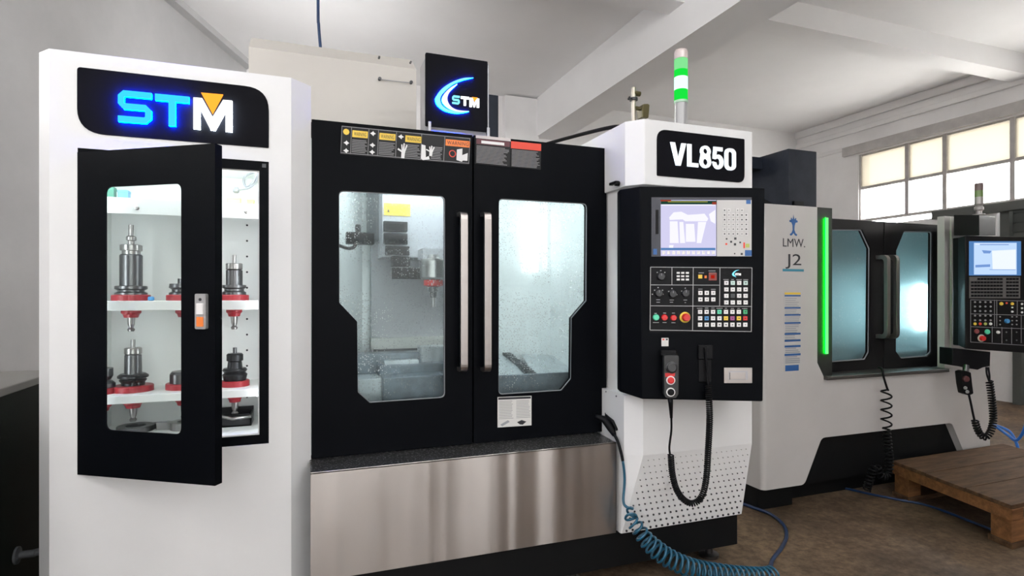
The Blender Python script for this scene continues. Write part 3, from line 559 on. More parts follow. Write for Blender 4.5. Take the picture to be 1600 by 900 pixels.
# enclosure
en = MB(); en.box((xs0 - .03, YD + .06, dzb - .3), (P(566, 400, 3.1).x, 3.11, dzb - .29))
enc = MB()
enc.prism([(xs0 - .01, YD + .05, .3), (P(566, 400, 3.1).x, 3.1, .3), (P(566, 400, 3.1).x - .01, 3.11, .3), (xs0 - .02, YD + .06, .3)], (0, 0, 1.75))
enc.box((.2, 3.1, .3), (1.40, 3.11, 2.05)); enc.box((1.38, YD + .05, .3), (1.39, 3.1, 2.05)); enc.box((-.02, YD + .05, .3), (1.39, 3.1, .31))
enc.box((-.02, YD + .05, 2.05), (1.39, 3.1, 2.06))
enc.build('enclosure', INNER, vmc)
box('door_header', (xs0 - .005, YD + .04, dzt - .06), (xs3, YD + .09, dzt - .001), BLACK, vmc)
lab(MB().cyl(P(837, 318, 3.05), P(837, 425, 3.05), .014).build('work_lamp', LEDI, vmc), 'lit tubular work lamp')
lab(box('work_lamp', (.25, YD + .10, 1.99), (1.2, YD + .14, 2.02), LEDB, vmc), 'added lamp bar above the doors, lights the interior')  # unseen bar, added to light the machine interior
# column, head, spindle
def pbox(name, x0, y0, x1, y1, Y, dep, m_, parent, bev=0.0):
    a, c = P(x0, y0, Y), P(x1, y1, Y); return box(name, (a.x, Y, a.z), (c.x, Y + dep, c.z), m_, parent, bev)
pbox('column_cover', 580, 300, 738, 545, 3.04, .05, mat('column_grey', (.36, .36, .38), .4), vmc)
hd = pbox('spindle_head', 597, 270, 738, 405, 2.86, .17, mat('head_grey', (.42, .42, .45), .4), vmc, .004)
lab(pbox('caution_label', 600, 317, 641, 338, 2.857, .003, YEL, hd), 'yellow caution label')
p = P(607, 329, 2.855); MB().prism([p + V3((-.006, 0, -.008)), p + V3((.006, 0, -.008)), p + V3((0, 0, .012))], (0, .001, 0)).build('caution_mark', PRK, hd)
for k, (a, bb, c, d_) in enumerate(((600, 345, 637, 362), (600, 364, 637, 382), (603, 384, 640, 399), (612, 400, 641, 417), (613, 418, 658, 436))):
    pbox('cover_segment', a, bb, c, d_, 2.82, .03, BLACK2, hd, .002)
pbox('dark_rail', 574, 290, 596, 376, 2.98, .05, DGREY, vmc)
am = MB(); a, c = P(541, 362, 2.74), P(585, 382, 2.74); am.box((a.x, 2.74, c.z), (c.x, 2.79, a.z)); a, c = P(556, 350, 2.74), P(564, 362, 2.74); am.box((a.x, 2.75, c.z - .001), (c.x, 2.78, a.z)); am.build('probe_arm', BLACK2, vmc, .004)
MB().tube(spline([P(558, 375, 2.73), P(553, 386, 2.73), P(543, 388, 2.72), P(528, 383, 2.7)]), .008).build('probe_cable', BLACK2, vmc)
X, pr, k = prof_px(677, 2.74, [(398, 8), (404, 10), (405, 20), (408, 21), (434, 21), (437, 17)])
def lat(name, pr, X, Y, m_, par, n=28): z0 = min(z for z, _ in pr); return MB().lathe((X, Y, z0), sorted([(z - z0, r) for z, r in pr]), n=n).build(name, m_, par)
spn = lat('spindle', pr, X, 2.74, STEEL, vmc)
box('spindle_mount', (X - .05, 2.74, pr[0][0] - .02), (X + .05, 2.87, pr[0][0] + .03), mat('head_grey'), spn)
_, pr, _ = prof_px(677, 2.74, [(437, 14), (439, 15), (446, 15), (448, 10)]); lab(lat('ring', pr, X, 2.74, REDB, spn), 'red spindle ring')
_, pr, _ = prof_px(677, 2.74, [(448, 8), (456, 8), (457, 6), (465, 5)]); lat('collet_chuck', pr, X, 2.74, DSTEEL, spn, 16)
_, pr, _ = prof_px(677, 2.74, [(465, 3.5), (480, 3.5)]); lat('end_mill', pr, X, 2.74, STEEL, spn, 10)
# table and chip covers
TBL = mat('wet_steel_cover', (.17, .20, .23), .3, .4, var=.35, vscale=14); TBL2 = mat('pale_steel_cover', (.50, .54, .56), .28, .4, var=.25, vscale=12)
pbox('rear_ledge', 580, 529, 738, 541, 2.98, .10, mat('beige_ledge', (.5, .5, .47), .5), vmc)
pbox('table_slot', 585, 541, 738, 556, 3.0, .03, DGREY, vmc)
pbox('table', 556, 554, 738, 590, 2.84, .12, TBL, vmc, .004); pbox('vise_block', 658, 542, 700, 570, 2.80, .10, TBL2, vmc, .004); pbox('table_step', 592, 571, 738, 600, 2.74, .10, TBL, vmc, .006)
pbox('clamp_plate', 600, 564, 655, 573, 2.76, .06, TBL2, vmc, .003)
pbox('front_cover', 598, 590, 738, 660, 2.62, .12, TBL, vmc, .006); pbox('front_cover', 530, 594, 598, 660, 2.66, .16, TBL2, vmc, .006)
def sheet(name, pts, m_, parent, t=(0, 0, -.004)): return MB().prism(pts, t).build(name, m_, parent)
sheet('chip_slope', [P(815, 553, 3.08), P(915, 556, 3.08), P(915, 590, 2.66), P(836, 590, 2.66)], TBL2, vmc); sheet('chip_slope', [P(740, 553, 3.08), P(790, 553, 3.08), P(826, 592, 2.66), P(740, 594, 2.66)], TBL2, vmc)
dg = MB()
for i in range(13):
    f_ = i / 12; c = P(792 + 42 * f_, 554 + 34 * f_, 3.05 - .38 * f_); dg.box(c + V3((-.022, -.012, -.02)), c + V3((.022, .012, .012)))
lab(dg.build('ridge_cover', DGREY, vmc), 'dark toothed strip between chip covers')
pbox('front_lip', 740, 589, 915, 650, 2.64, .02, TBL, vmc, .003)
# drip tray, plinth, feet
YTR = 2.33; tx0, tx1 = P(485, 700, YTR).x, P(963, 700, YTR).x; tzt, tzb = H - .2925 * YTR, H - .4726 * YTR
tr = MB(); tr.box((tx0, YTR, tzb), (tx1, YTR + .006, tzt)); tr.box((tx1 - .006, YTR, tzb), (tx1, YD + .1, tzt)); tr.build('tray_front', INOX, vmc, .0015)
lab(MB().prism([(tx0, YTR, tzt - .002), (tx1, YTR, tzt - .002), (tx1, YD + .06, dzb - .002), (tx0, YD + .06, dzb - .002)], (0, 0, -.004)).build('tray_ledge', WET, vmc), 'wet dark steel ledge under the doors')
box('base_plinth', (tx0 + .002, YTR + .012, .085), (2.078, 2.9, tzb - .003), PLINTH, vmc, .004)
for X in (.3, 1.2, 1.98): MB().lathe((X, 2.44, 0), [(0, .05), (.015, .05), (.02, .02), (.09, .02)], n=16).build('leveling_foot', DSTEEL, vmc)
# operator housing
YP = 2.24; Xp0, Xp1 = 1.463, 2.078; zh0, zh1 = H + .498, H + .796
op = lab(MB().prism([(1.405, 2.5, zh0), (1.405, 2.31, zh0), (Xp0, YP, zh0), (Xp1, YP, zh0), (Xp1, 2.95, zh0), (1.405, 2.95, zh0)], (0, 0, zh1 - zh0)).build('operator_housing', WHITE, vmc, .004), 'white upper operator housing with cut corner')
MB().prism([(1.425, 2.6, .87), (1.425, 2.37, .87), (1.475, 2.29, .87), (2.07, 2.29, .87), (2.07, 2.9, .87), (1.425, 2.9, .87)], (0, 0, zh0 - .868)).build('operator_column', WHITE, vmc, .003)
A = [(1.39, 2.6, .89), (1.39, 2.295, .89), (1.458, 2.243, .89), (2.078, 2.243, .89), (2.078, 2.9, .89)]
B_ = [(1.39, 2.6, .62), (1.39, 2.295, .62), (1.458, 2.243, .62), (2.078, 2.243, .62), (2.078, 2.9, .62)]
C_ = [(1.386, 2.6, tzb), (1.386, 2.318, tzb), (1.39, 2.314, tzb), (2.078, 2.314, tzb), (2.078, 2.9, tzb)]
lo_ = MB().loft([[V3(p) for p in C_], [V3(p) for p in B_], [V3(p) for p in A]]).build('lower_housing', WHITE, vmc)
lab(lo_, 'white lower housing with perforated toe panel')
vh = MB(); b2, b3, c2, c3 = V3(B_[2]), V3(B_[3]), V3(C_[2]), V3(C_[3])
nrm = (b3 - c2).cross(b2 - c3).normalized()
if nrm.y > 0: nrm = -nrm
for r_ in range(12):
    t = .03 + r_ * .082
    for c in range(21):
        s_ = .03 + c * .047 + (.0235 if r_ % 2 else 0)
        if s_ > .985: continue
        q = c2.lerp(c3, s_).lerp(b2.lerp(b3, s_), t); rad = .0054 - .00038 * r_
        vh.lathe(q - nrm * .004, [(0, rad), (.0085, rad)], nrm, 6)
v_o = vh.build('vent_holes', PRK, lo_); v_o['kind'] = 'stuff'; lab(v_o, 'rows of small dark vent holes')
for px, py in ((947, 612), (963, 619), (946, 646)): MB().lathe(PX(px, py, 1.39), [(0, .004), (.002, .004)], (-1, 0, 0), 8).build('screw', DGREY, lo_)
p = PX(967, 287, 1.405); kn = MB(); kn.lathe(p, [(0, .012), (.02, .012), (.022, .008)], (-1, 0, 0), 12); kn.box(p + V3((-.035, -.03, -.006)), p + V3((-.018, .03, .006))); kn.build('cam_latch', BLACK2, op)
# VL850 sign
sz0, sz1 = P(1026, 274.5, YP).z, P(1162, 217.5, YP).z; sx0, sx1 = P(1026, 250, YP).x, P(1162.5, 250, YP).x
sv = lab(MB().prism(xz(rpoly([(sx0, sz0), (sx1, sz0), (sx1, sz1), (sx0, sz1)], [.006, .04, .006, .05], 7), YP - .004), (0, .004, 0)).build('sign_panel', SIGNB, vmc), 'black panel with glowing VL850 lettering')
lx0, lx1 = P(1046, 240, YP).x, P(1148, 240, YP).x; lz0, lz1 = H + .596, H + .7005
def arc(cx_, cy_, rx_, ry_, a0, a1, n=12): return [(cx_ + rx_ * math.cos(math.radians(a0 + (a1 - a0) * k / n)), cy_ + ry_ * math.sin(math.radians(a0 + (a1 - a0) * k / n))) for k in range(n + 1)]
GLY = {  # v runs upwards, 0..1; width, outline, holes
    'V': (.74, [(0, 1), (.21, 1), (.37, .30), (.53, 1), (.74, 1), (.48, 0), (.26, 0)], []),
    'L': (.52, [(0, 0), (.52, 0), (.52, .17), (.19, .17), (.19, 1), (0, 1)], []),
    '8': (.56, arc(.28, .27, .28, .28, 155, 385, 16) + arc(.28, .745, .255, .26, -30, 210, 16), [arc(.28, .265, .12, .145, 0, 345, 14), arc(.28, .755, .11, .12, 0, 345, 14)]),
    '5': (.55, [(.06, 1), (.50, 1), (.50, .83), (.21, .83), (.185, .63)] + arc(.28, .325, .27, .335, 95, -180, 18) + [(.0, .27), (.18, .29)] + arc(.275, .32, .095, .17, 190, 500, 12)[0:12] + [(.17, .44), (.02, .47)], []),
    '0': (.56, arc(.28, .78, .28, .235, 0, 180, 12) + arc(.28, .225, .28, .24, 180, 360, 12), [arc(.28, .74, .11, .12, 0, 180, 8) + arc(.28, .26, .11, .12, 180, 360, 8)]),
}
tot = sum(GLY[c][0] for c in 'VL850') + 0.07 * 4; k_ = (lx1 - lx0) / tot; xx = lx0
for ch in 'VL850':
    wd_, ol_, hs_ = GLY[ch]
    def mp_(pts, Y): return [V3((xx + a * k_, Y, lz0 + max(0, min(1, c)) * (lz1 - lz0))) for a, c in pts]
    lab(MB().prism(mp_(ol_, YP - .010), (0, .004, 0), [mp_(h, YP - .010) for h in hs_]).build('letter', WLET2, sv), 'lit character ' + ch)
    MB().prism(mp_(ol_, YP - .0058), (0, .0015, 0), [mp_(h, YP - .0058) for h in hs_]).build('letter_backlight', WHAL2, sv)
    xx += (wd_ + 0.07) * k_
# signal tower
X = P(1064, 190, 2.36).x; Y = 2.36; kk = (V3((X, Y, 0)) - EYE).dot(FW) / FPX
def zy(py): return H + (HOR - py) * kk
st = lab(MB().lathe((X, Y, zh1), [(0, .036), (.006, .036), (.008, .031), (zy(158) - zh1, .031)], n=24).build('signal_tower', mat('tower_metal', (.34, .34, .34), .35, .3), vmc), 'signal light tower, green lit')
for a, bb, m_ in ((158, 141, GREENLIT), (141, 121, GREENHOT), (121, 110, GREENLIT), (110, 93, GREENPALE)):
    MB().lathe((X, Y, zy(a)), [(0, .0325), (zy(bb) - zy(a) - .0015, .0325), (zy(bb) - zy(a), .030)], n=24).build('lens', m_, st)
MB().lathe((X, Y, zy(93)), [(0, .0325), (zy(82) - zy(93), .0325), (zy(79) - zy(93), .029)], n=24).build('cap', mat('clear_cap', (.55, .47, .45), .2), st)
lab(MB().lathe((X, Y, zy(158) - .012), [(0, .0335), (.012, .0335)], n=24).build('collar', mat('pale_green_collar', (.35, .6, .42), .3), st), 'pale green collar')
# beige top cover
YV = 3.2; a, c = P(388.5, 75, YV), P(650.5, 106.5, YV); zf = (a.z + c.z) / 2; tp = P(395, 60, YV + .15).z
tc_ = MB().prism([(a.x, YV, dzt - .1), (a.x, YV, zf), (a.x, YV + .16, (tp + P(652, 92, YV + .15).z) / 2), (a.x, 4.3, (tp + P(652, 92, YV + .15).z) / 2), (a.x, 4.3, dzt - .1)], (c.x - a.x, 0, 0)).build('top_cover', BEIGE, vmc)
lab(tc_, 'beige folded sheet cover behind the doors')
MB().tube([P(593, 124, YV - .012), P(642, 129.5, YV - .012)], .002, 6).build('pull_wire', GREY, tc_)
for px, py in ((593, 124), (642, 129.5)): MB().lathe(P(px, py, YV), [(0, .009), (.016, .009)], (0, -1, 0), 10).build('stud', DGREY, tc_)
for px, py in ((641, 98.5), (592, 91)): MB().lathe(P(px, py, YV + .04), [(0, .006), (.02, .006)], (0, -1, 0), 8).build('stud', DGREY, tc_)
# side white cover right of the beige one
# logo box
YL = 2.62; a, c = P(665, 82, YL), P(762, 96, YL); b0 = P(665, 196, YL); zt_, zb_ = (a.z + c.z) / 2, b0.z
ltm = mat('box_grey', (.36, .36, .38), .35, .4)
lb = MB().box((a.x + .006, YL + .012, zb_ - .014), (c.x + .012, YL + .16, zt_ - .006)).build('logo_box', ltm, vmc, .006); lab(lb, 'grey framed light box with crescent logo')
lf = MB().prism(xz(rpoly([(a.x, zb_), (c.x, zb_), (c.x, zt_), (a.x, zt_)], .006, 3), YL), (0, .014, 0)).build('face_plate', SIGNB, lb)
bp_ = MB().prism([(a.x, YL - .012, zb_ - .036), (c.x + .012, YL - .012, zb_ - .036), (c.x + .012, YL + .012, zb_ - .004), (a.x, YL + .012, zb_ - .004)], (0, .02, -.004)).build('bottom_bracket', ltm, lb)
for X in (a.x + .012, c.x - .004): box('bracket_leg', (X, YL - .004, zb_ - .03), (X + .014, YL + .05, zb_ + .02), ltm, lb, .002)
box('box_mount', (a.x + .04, YL + .03, dzt - .05), (c.x - .03, YL + .15, zb_ - .012), BLACK, vmc)
YLL = YL - .010
outer = [(740, 121), (724, 122), (706.7, 128), (690.7, 138.5), (682, 150), (680.5, 156.7), (684, 165), (694, 172.5), (708, 176.5), (721, 176.7), (733, 174.3)]
inner = [(718, 174.9), (702, 171.8), (692, 165.5), (688.2, 158), (689, 151), (696, 141.5), (709, 130.8), (724, 125)]
wo = [(714.6, 130.4), (704, 136.9), (694.6, 146), (690.6, 155.3), (693.6, 163), (702.7, 170), (716, 174), (733, 173.6)]
wi = [(722, 172.8), (713, 171.2), (705, 166.5), (700, 159), (699.3, 151), (704, 142), (714.6, 131.8)]
def smooth2(l, k=4): return [(p.x, p.y) for p in spline([(x, y, 0) for x, y in l], k)]
co = smooth2(outer) + smooth2(inner); cw = smooth2(wo) + smooth2(wi)
for nm, pts, m_, bk in (('outer_crescent', co, CYAN2, HALB), ('inner_crescent', cw, mat('ivory_letter', emit=(1, .96, .9), es=1.0, col=(0, 0, 0)), HALB)):
    w_ = plist(pts, YLL); MB().prism(w_, (0, .004, 0)).build(nm, m_, lf); MB().prism([p + V3((0, .0045, 0)) for p in w_], (0, .005, 0)).build(nm + '_backlight', bk, lf)
letter(lf, S_poly(.2), [(707, 148.5), (718.5, 149.8), (718.5, 163), (707, 161.5)], YLL, CYAN2, None, 'letter_s', .008, .001); letter(lf, T_poly(.26), [(720.5, 150), (733, 151.3), (733, 165.3), (720.5, 164)], YLL, WLET, None, 'letter_t', .008, .001); letter(lf, M_poly(.24), [(734, 152.4), (749, 154), (749, 168), (734, 166.5)], YLL, WLET, None, 'letter_m', .008, .001)
MB().prism(plist([(737.5, 151.5), (746.5, 152.5), (742, 158.5)], YLL - .001), (0, .003, 0)).build('orange_triangle', ORGE, lf)
a, c = P(755, 146, 3.0), P(779, 206, 3.0); box('motor_cover', (a.x - .1, 3.0, dzt - .08), (c.x, 3.3, a.z), NAVY, vmc, .004)

# labels on the doors
def label_quad(name, quad, Y, m_, parent, t=.0012):
    return MB().prism([P(x, y, Y) for x, y in quad], (0, t, 0)).build(name, m_, parent)
def sub(q, u0, v0, u1, v1):
    def f(u_, v_):
        tx = [q[0][i] + (q[1][i] - q[0][i]) * u_ for i in (0, 1)]; bt = [q[3][i] + (q[2][i] - q[3][i]) * u_ for i in (0, 1)]; return (tx[0] + (bt[0] - tx[0]) * v_, tx[1] + (bt[1] - tx[1]) * v_)
    return [f(u0, v0), f(u1, v0), f(u1, v1), f(u0, v1)]
def lines(mb, q, u0, u1, v0, v1, n, Y, jit=.25, th=.45):
    for k in range(n):
        a = v0 + (v1 - v0) * k / n; mb.prism([P(x, y, Y) for x, y in sub(q, u0, a, u1 - random.random() * jit * (u1 - u0), a + (v1 - v0) / n * th)], (0, .0004, 0))
LK = mat('label_black', (.008, .008, .009), .4, spec=.25)
q1 = [(534, 196.5), (735, 216), (733, 257), (532, 240.5)]
YLb = YD - .0015
L1 = lab(label_quad('warning_label', q1, YLb, LK, vmc), 'long black warning label strip with yellow and orange headers')
hdr = ((.085, .205, YEL), (.295, .42, YEL), (.497, .625, YEL), (.81, 1.0, ORG)); tmw = MB()
for k, (u0, u1, m_) in enumerate(hdr):
    label_quad('label_header', sub(q1, u0, .12, u1, .36), YLb - .0006, m_, L1); qq = [P(x, y, YLb - .0014) for x, y in sub(q1, u0 + .012, .17, u1 - .012, .31)]; text_on(tmw, '\u25B2WARNING' if False else 'WARNING', qq, (0, -.0003, 0), 0, 1.1)
tmw.build('header_print', PRK, L1)
g_ = MB()
for u0, u1 in ((.085, .205), (.295, .42), (.497, .625), (.70, .79)): lines(g_, q1, u0, u1, .45, .93, 8, YLb - .0006)
for u_ in (.0, .075, .21, .285, .425, .62, .80, .995): g_.prism([P(x, y, YLb - .0006) for x, y in sub(q1, u_, .03, u_ + .004, .97)], (0, .0004, 0))
for v_ in (.0, .94): g_.prism([P(x, y, YLb - .0006) for x, y in sub(q1, 0, v_, 1, v_ + .025)], (0, .0004, 0))
g_.build('label_print', PRG, L1)
pw = MB()
def pict(pts, q, u0, v0, u1, v1, mb, Y): # pictogram polygon in unit square
    s_ = sub(q, u0, v0, u1, v1); mb.prism(inbox(pts, s_, Y), (0, .0005, 0))
hand = [(.35, 1), (.35, .6), (.0, .45), (.05, .35), (.36, .48), (.3, .1), (.4, .08), (.46, .42), (.5, .0), (.6, .0), (.6, .42), (.75, .08), (.85, .12), (.7, .5), (.65, .65), (.62, 1)]
pict(hand, q1, .44, .42, .53, .97, pw, YLb - .0008); pict(hand, q1, .66, .42, .74, .80, pw, YLb - .0008); pict([(0, 0), (.4, .05), (.5, .8), (.8, .7), (.9, .9), (.2, 1), (0, .9)], q1, .625, .40, .70, .98, pw, YLb - .0008)
pict([(0, .1), (.5, 0), (.5, .5), (1, .3), (1, .9), (.6, .9), (.5, 1), (0, .9)], q1, .90, .42, .985, .92, pw, YLb - .0008)
for u_, v_ in ((.02, .5), (.02, .78), (.222, .08), (.222, .5), (.222, .75), (.44, .10)): pict([(.0, .5), (.4, .2), (.5, 0), (.7, .3), (1, .5), (.7, .7), (.6, 1), (.3, .7)], q1, u_, v_, u_ + .045, v_ + .18, pw, YLb - .0008)
pw.build('pictograms', PRW, L1)
MB().lathe(P(541, 206, YLb), [(0, .013), (.001, .013)], (0, -1, 0), 8).build('yellow_sign', YEL, L1)
rg = MB(); n = 20; c = P(707, 240, YLb - .001)
rg.prism([c + V3((.016 * math.cos(2 * math.pi * k / n), 0, .016 * math.sin(2 * math.pi * k / n))) for k in range(n)], (0, .0006, 0), [[c + V3((.012 * math.cos(2 * math.pi * k / n), 0, .012 * math.sin(2 * math.pi * k / n))) for k in range(n)]]); rg.build('red_ring', REDL, L1)
q2 = [(743.6, 211), (798, 216.5), (797, 261), (742.6, 255.6)]; L2 = lab(label_quad('warning_label', q2, YLb, LK, vmc), 'black notice with grey text on the right door')
label_quad('label_header', sub(q2, 0, 0, 1, .10), YLb - .0006, mat('pale_strip', (.55, .5, .5), .5), L2); label_quad('label_header', sub(q2, .02, .12, .98, .30), YLb - .0006, mat('maroon', (.10, .02, .03), .5), L2)
g_ = MB(); lines(g_, q2, .03, .97, .36, .98, 13, YLb - .0006); g_.build('label_print', PRG, L2); g_ = MB(); lines(g_, q2, .16, .82, .17, .30, 1, YLb - .0009, 0, .75); g_.build('title_print', PRW, L2)
q3 = [(798.5, 220.5), (845.5, 225), (845, 265), (798, 261)]; L3 = lab(label_quad('warning_label', q3, YLb, LK, vmc), 'black notice with red header on the right door'); label_quad('label_header', sub(q3, 0, 0, 1, .27), YLb - .0006, REDL, L3)
g_ = MB(); lines(g_, q3, .03, .97, .32, .98, 13, YLb - .0006, .15); g_.build('label_print', PRG, L3)
q4 = [(777.5, 620.5), (830.5, 618.5), (830.5, 664.5), (777.5, 668)]; L4 = lab(label_quad('instruction_label', q4, YLb, PAPER, vmc), 'white instruction label under the right window')
g_ = MB(); lines(g_, q4, .04, .47, .14, .76, 12, YLb - .0006, .15, .4); lines(g_, q4, .55, .97, .14, .76, 12, YLb - .0006, .15, .4); g_.build('label_print', mat('mid_grey_print', (.33, .33, .33), .5), L4)
g_ = MB(); g_.prism([P(x, y, YLb - .0006) for x, y in sub(q4, .02, .02, .98, .09)], (0, .0004, 0)); pict([(0, .4), (.5, 0), (1, .4), (.6, 1), (.3, .9)], q4, .57, .80, .85, .96, g_, YLb - .0006); g_.build('dark_print', PRK, L4)
g_ = MB(); pict([(0, .7), (.8, 0), (1, .3), (.2, 1)], q4, .08, .78, .36, .97, g_, YLb - .0006); g_.build('grey_picture', GREY, L4)

# ---------------------------------------------------------------- control panel (faces the viewer)
DQ = 2.5
def Q(px, py, off=0.0): return D(px, py, DQ) - FW * off          # off: towards the viewer
def qpoly(mb, pts, off, t): return mb.prism([Q(x, y, off) for x, y in pts], -FW * t)
def qrect(name, x0, y0, x1, y1, off, t, m_, parent, bev=0.0, rad=0.0):
    pts = rpoly([(x0, y0), (x1, y0), (x1, y1), (x0, y1)], rad, 3) if rad else [(x0, y0), (x1, y0), (x1, y1), (x0, y1)]
    return qpoly(MB(), pts, off, t).build(name, m_, parent, bev)
rot_q = (0, 0, -YAW)
cp = MB(); pf = [Q(1000, 291), Q(1195.5, 293.5), Q(1192.5, 627.5), Q(1003, 624)]
pc = [D(968, 296, 2.585), D(968, 612, 2.585)]
def bk(p, d_): return p + FW * d_
ringT = [pc[0], pf[0], pf[1], bk(pf[1], .13), bk(pc[0], .06)]; ringB = [pc[1], pf[3], pf[2], bk(pf[2], .13), bk(pc[1], .06)]
cpo = cp.loft([ringB, ringT]).build('control_panel', BLACK, vmc, .006); lab(cpo, 'black control panel with screen, keys and knobs')
box('panel_arm', (1.55, 2.2, 1.0), (1.95, 2.3, 1.8), BLACK2, vmc)
# display unit
du = qrect('display_bezel', 1017.5, 308.5, 1174, 401, 0, .004, mat('bezel_dark', (.03, .032, .045), .4), cpo)
qrect('display', 1032, 313, 1118.5, 400, .004, .001, SCR, cpo)
g_ = MB()
for pts in ([(1045, 340), (1052, 332), (1064, 331), (1074, 336), (1090, 335), (1100, 334), (1106, 342), (1104, 346), (1070, 346), (1066, 343), (1046, 344)], [(1046, 346), (1058, 346), (1060, 380), (1046, 380)], [(1061, 347), (1067, 347), (1070, 380), (1062, 380)], [(1071, 350), (1084, 350), (1086, 378), (1071, 378)], [(1090, 347), (1103, 347), (1095, 380), (1088, 380)], [(1107, 335), (1117, 328), (1117, 350), (1110, 346)], [(1033, 320), (1117, 320), (1117, 321.5), (1033, 321.5)], [(1045, 383), (1052, 383), (1051, 388), (1045, 388)]): qpoly(g_, pts, .0052, .0005)
g_.build('screen_picture', SCRW, cpo)
g_ = MB(); qpoly(g_, [(1032, 314), (1118.5, 314), (1118.5, 319.5), (1032, 319.5)], .0052, .0005); g_.build('status_bar', glow('screen_green', (.02, .08, .05), .6), cpo)
g_ = MB(); qpoly(g_, [(1031.5, 312.6), (1048, 312.6), (1048, 315), (1031.5, 315)], .006, .0005); qpoly(g_, [(1112, 316), (1118.5, 316), (1118.5, 320), (1112, 320)], .006, .0005); g_.build('status_red', glow('screen_red', (.35, .05, .03), .8), cpo)
g_ = MB(); qpoly(g_, [(1043, 315.2), (1105, 315.2), (1105, 316.2), (1043, 316.2)], .006, .0005); g_.build('status_yellow', glow('screen_yellow', (.6, .55, .1), .7), cpo)
qrect('softkey_bar', 1032, 387.5, 1117, 391, .0055, .0005, SCRB, cpo)
g_ = qpoly(MB(), [(0, 0), (0, 0), (0, 0)], 0, 0) if False else None
def key_mesh(name, wpx, hpx, t, m_, bev=.0008):
    k_ = DQ / FPX; mb = MB(); mb.box((-wpx * k_ / 2, -t, -hpx * k_ / 2), (wpx * k_ / 2, 0, hpx * k_ / 2)); me = bpy.data.meshes.new(name); me.from_pydata(mb.v, [], mb.f); me.materials.append(m_); return me
sk = key_mesh('softkey', 4.6, 5, .002, KEY)
for k in range(11): place(sk, 'softkey', Q(1036.5 + 7.75 * k, 395, .004), cpo, rot_q)
lab(qrect('key_plate', 1119.5, 313, 1173.5, 400.5, .004, .002, mat('key_plate_grey', (.52, .51, .50), .45), cpo), 'light grey key plate')
mk = key_mesh('entry_key', 5.6, 5.8, .0025, mat('entry_key_grey', (.60, .59, .58), .45)); dot = MB()
for r_ in range(6):
    for c in range(6):
        if r_ == 0 and c in (2, 5): continue
        x, y = 1131 + 6.75 * c, 329 + 7.35 * r_; place(mk, 'entry_key', Q(x, y, .006), cpo, rot_q); s_ = random.uniform(.6, 1.1); qpoly(dot, [(x - s_, y - s_), (x + s_, y - s_), (x + s_, y + s_), (x - s_, y + s_)], .0086, .0003)
for x, y, r_ in ((1134.5, 373.5, 1.2), (1148, 373, 1.8), (1141.5, 378, 1.5), (1155.5, 379, 1.3), (1147.5, 382, 1.8), (1147, 396.5, 1), (1158, 397, 1.6)): qpoly(dot, [(x - r_, y - r_), (x + r_, y - r_), (x + r_, y + r_), (x - r_, y + r_)], .0064, .0004)
dot.build('key_print', PRK, cpo)
g_ = MB(); qpoly(g_, [(1132.5, 380), (1135.5, 380), (1135.5, 383), (1132.5, 383)], .0064, .0004); qpoly(g_, [(1160.5, 379), (1163, 379), (1163, 388), (1160.5, 388)], .0064, .0004); g_.build('red_print', REDL, cpo)
g_ = MB(); qpoly(g_, [(1163, 391), (1173.5, 391), (1173.5, 400), (1163, 400)], .0064, .0004); qpoly(g_, [(1165, 313), (1172, 313), (1172, 319), (1165, 319)], .0064, .0004); qpoly(g_, [(1020, 389), (1026, 389), (1026, 398), (1020, 398)], .0064, .0004); g_.build('blue_print', BLUP, cpo)
qrect('yellow_patch', 1164, 381, 1170, 387, .0064, .0004, mat('lime_print', (.45, .5, .12), .5), cpo)
qrect('card_slot', 1024, 328, 1028.5, 366, .004, .002, BLACK2, cpo)
# operation panel frame
g_ = MB()
def ln(x0, y0, x1, y1, w_=1.0):
    if abs(x1 - x0) > abs(y1 - y0): qpoly(g_, [(x0, y0 - w_ / 2), (x1, y1 - w_ / 2), (x1, y1 + w_ / 2), (x0, y0 + w_ / 2)], .0015, .0006)
    else: qpoly(g_, [(x0 - w_ / 2, y0), (x0 + w_ / 2, y0), (x1 + w_ / 2, y1), (x1 - w_ / 2, y1)], .0015, .0006)
def z3(x, y): return (990 + x / 7.2, 400 + y / 7.2)
for a, bb in (((190, 125), (1330, 133)), ((190, 325), (970, 328)), ((190, 560), (1330, 568)), ((185, 832), (1325, 850)), ((190, 125), (183, 832)), ((430, 125), (430, 325)), ((670, 127), (662, 838)), ((970, 130), (966, 560)), ((1330, 133), (1322, 850))): ln(*z3(*a), *z3(*bb), 0.9)
qrect('operation_plate', 1015.5, 416.5, 1175.3, 518.8, 0, .0015, BLACK2, cpo)
for cx_, cy_ in ((305, 165), (265, 185), (350, 185), (275, 355), (235, 385), (325, 385), (430, 365), (393, 398), (470, 398), (580, 362), (540, 395), (620, 395), (210, 430), (330, 430), (485, 435)):
    x, y = z3(cx_, cy_); qpoly(g_, [(x - .9, y - .7), (x + .9, y - .7), (x + .9, y + .7), (x - .9, y + .7)], .0015, .0005)
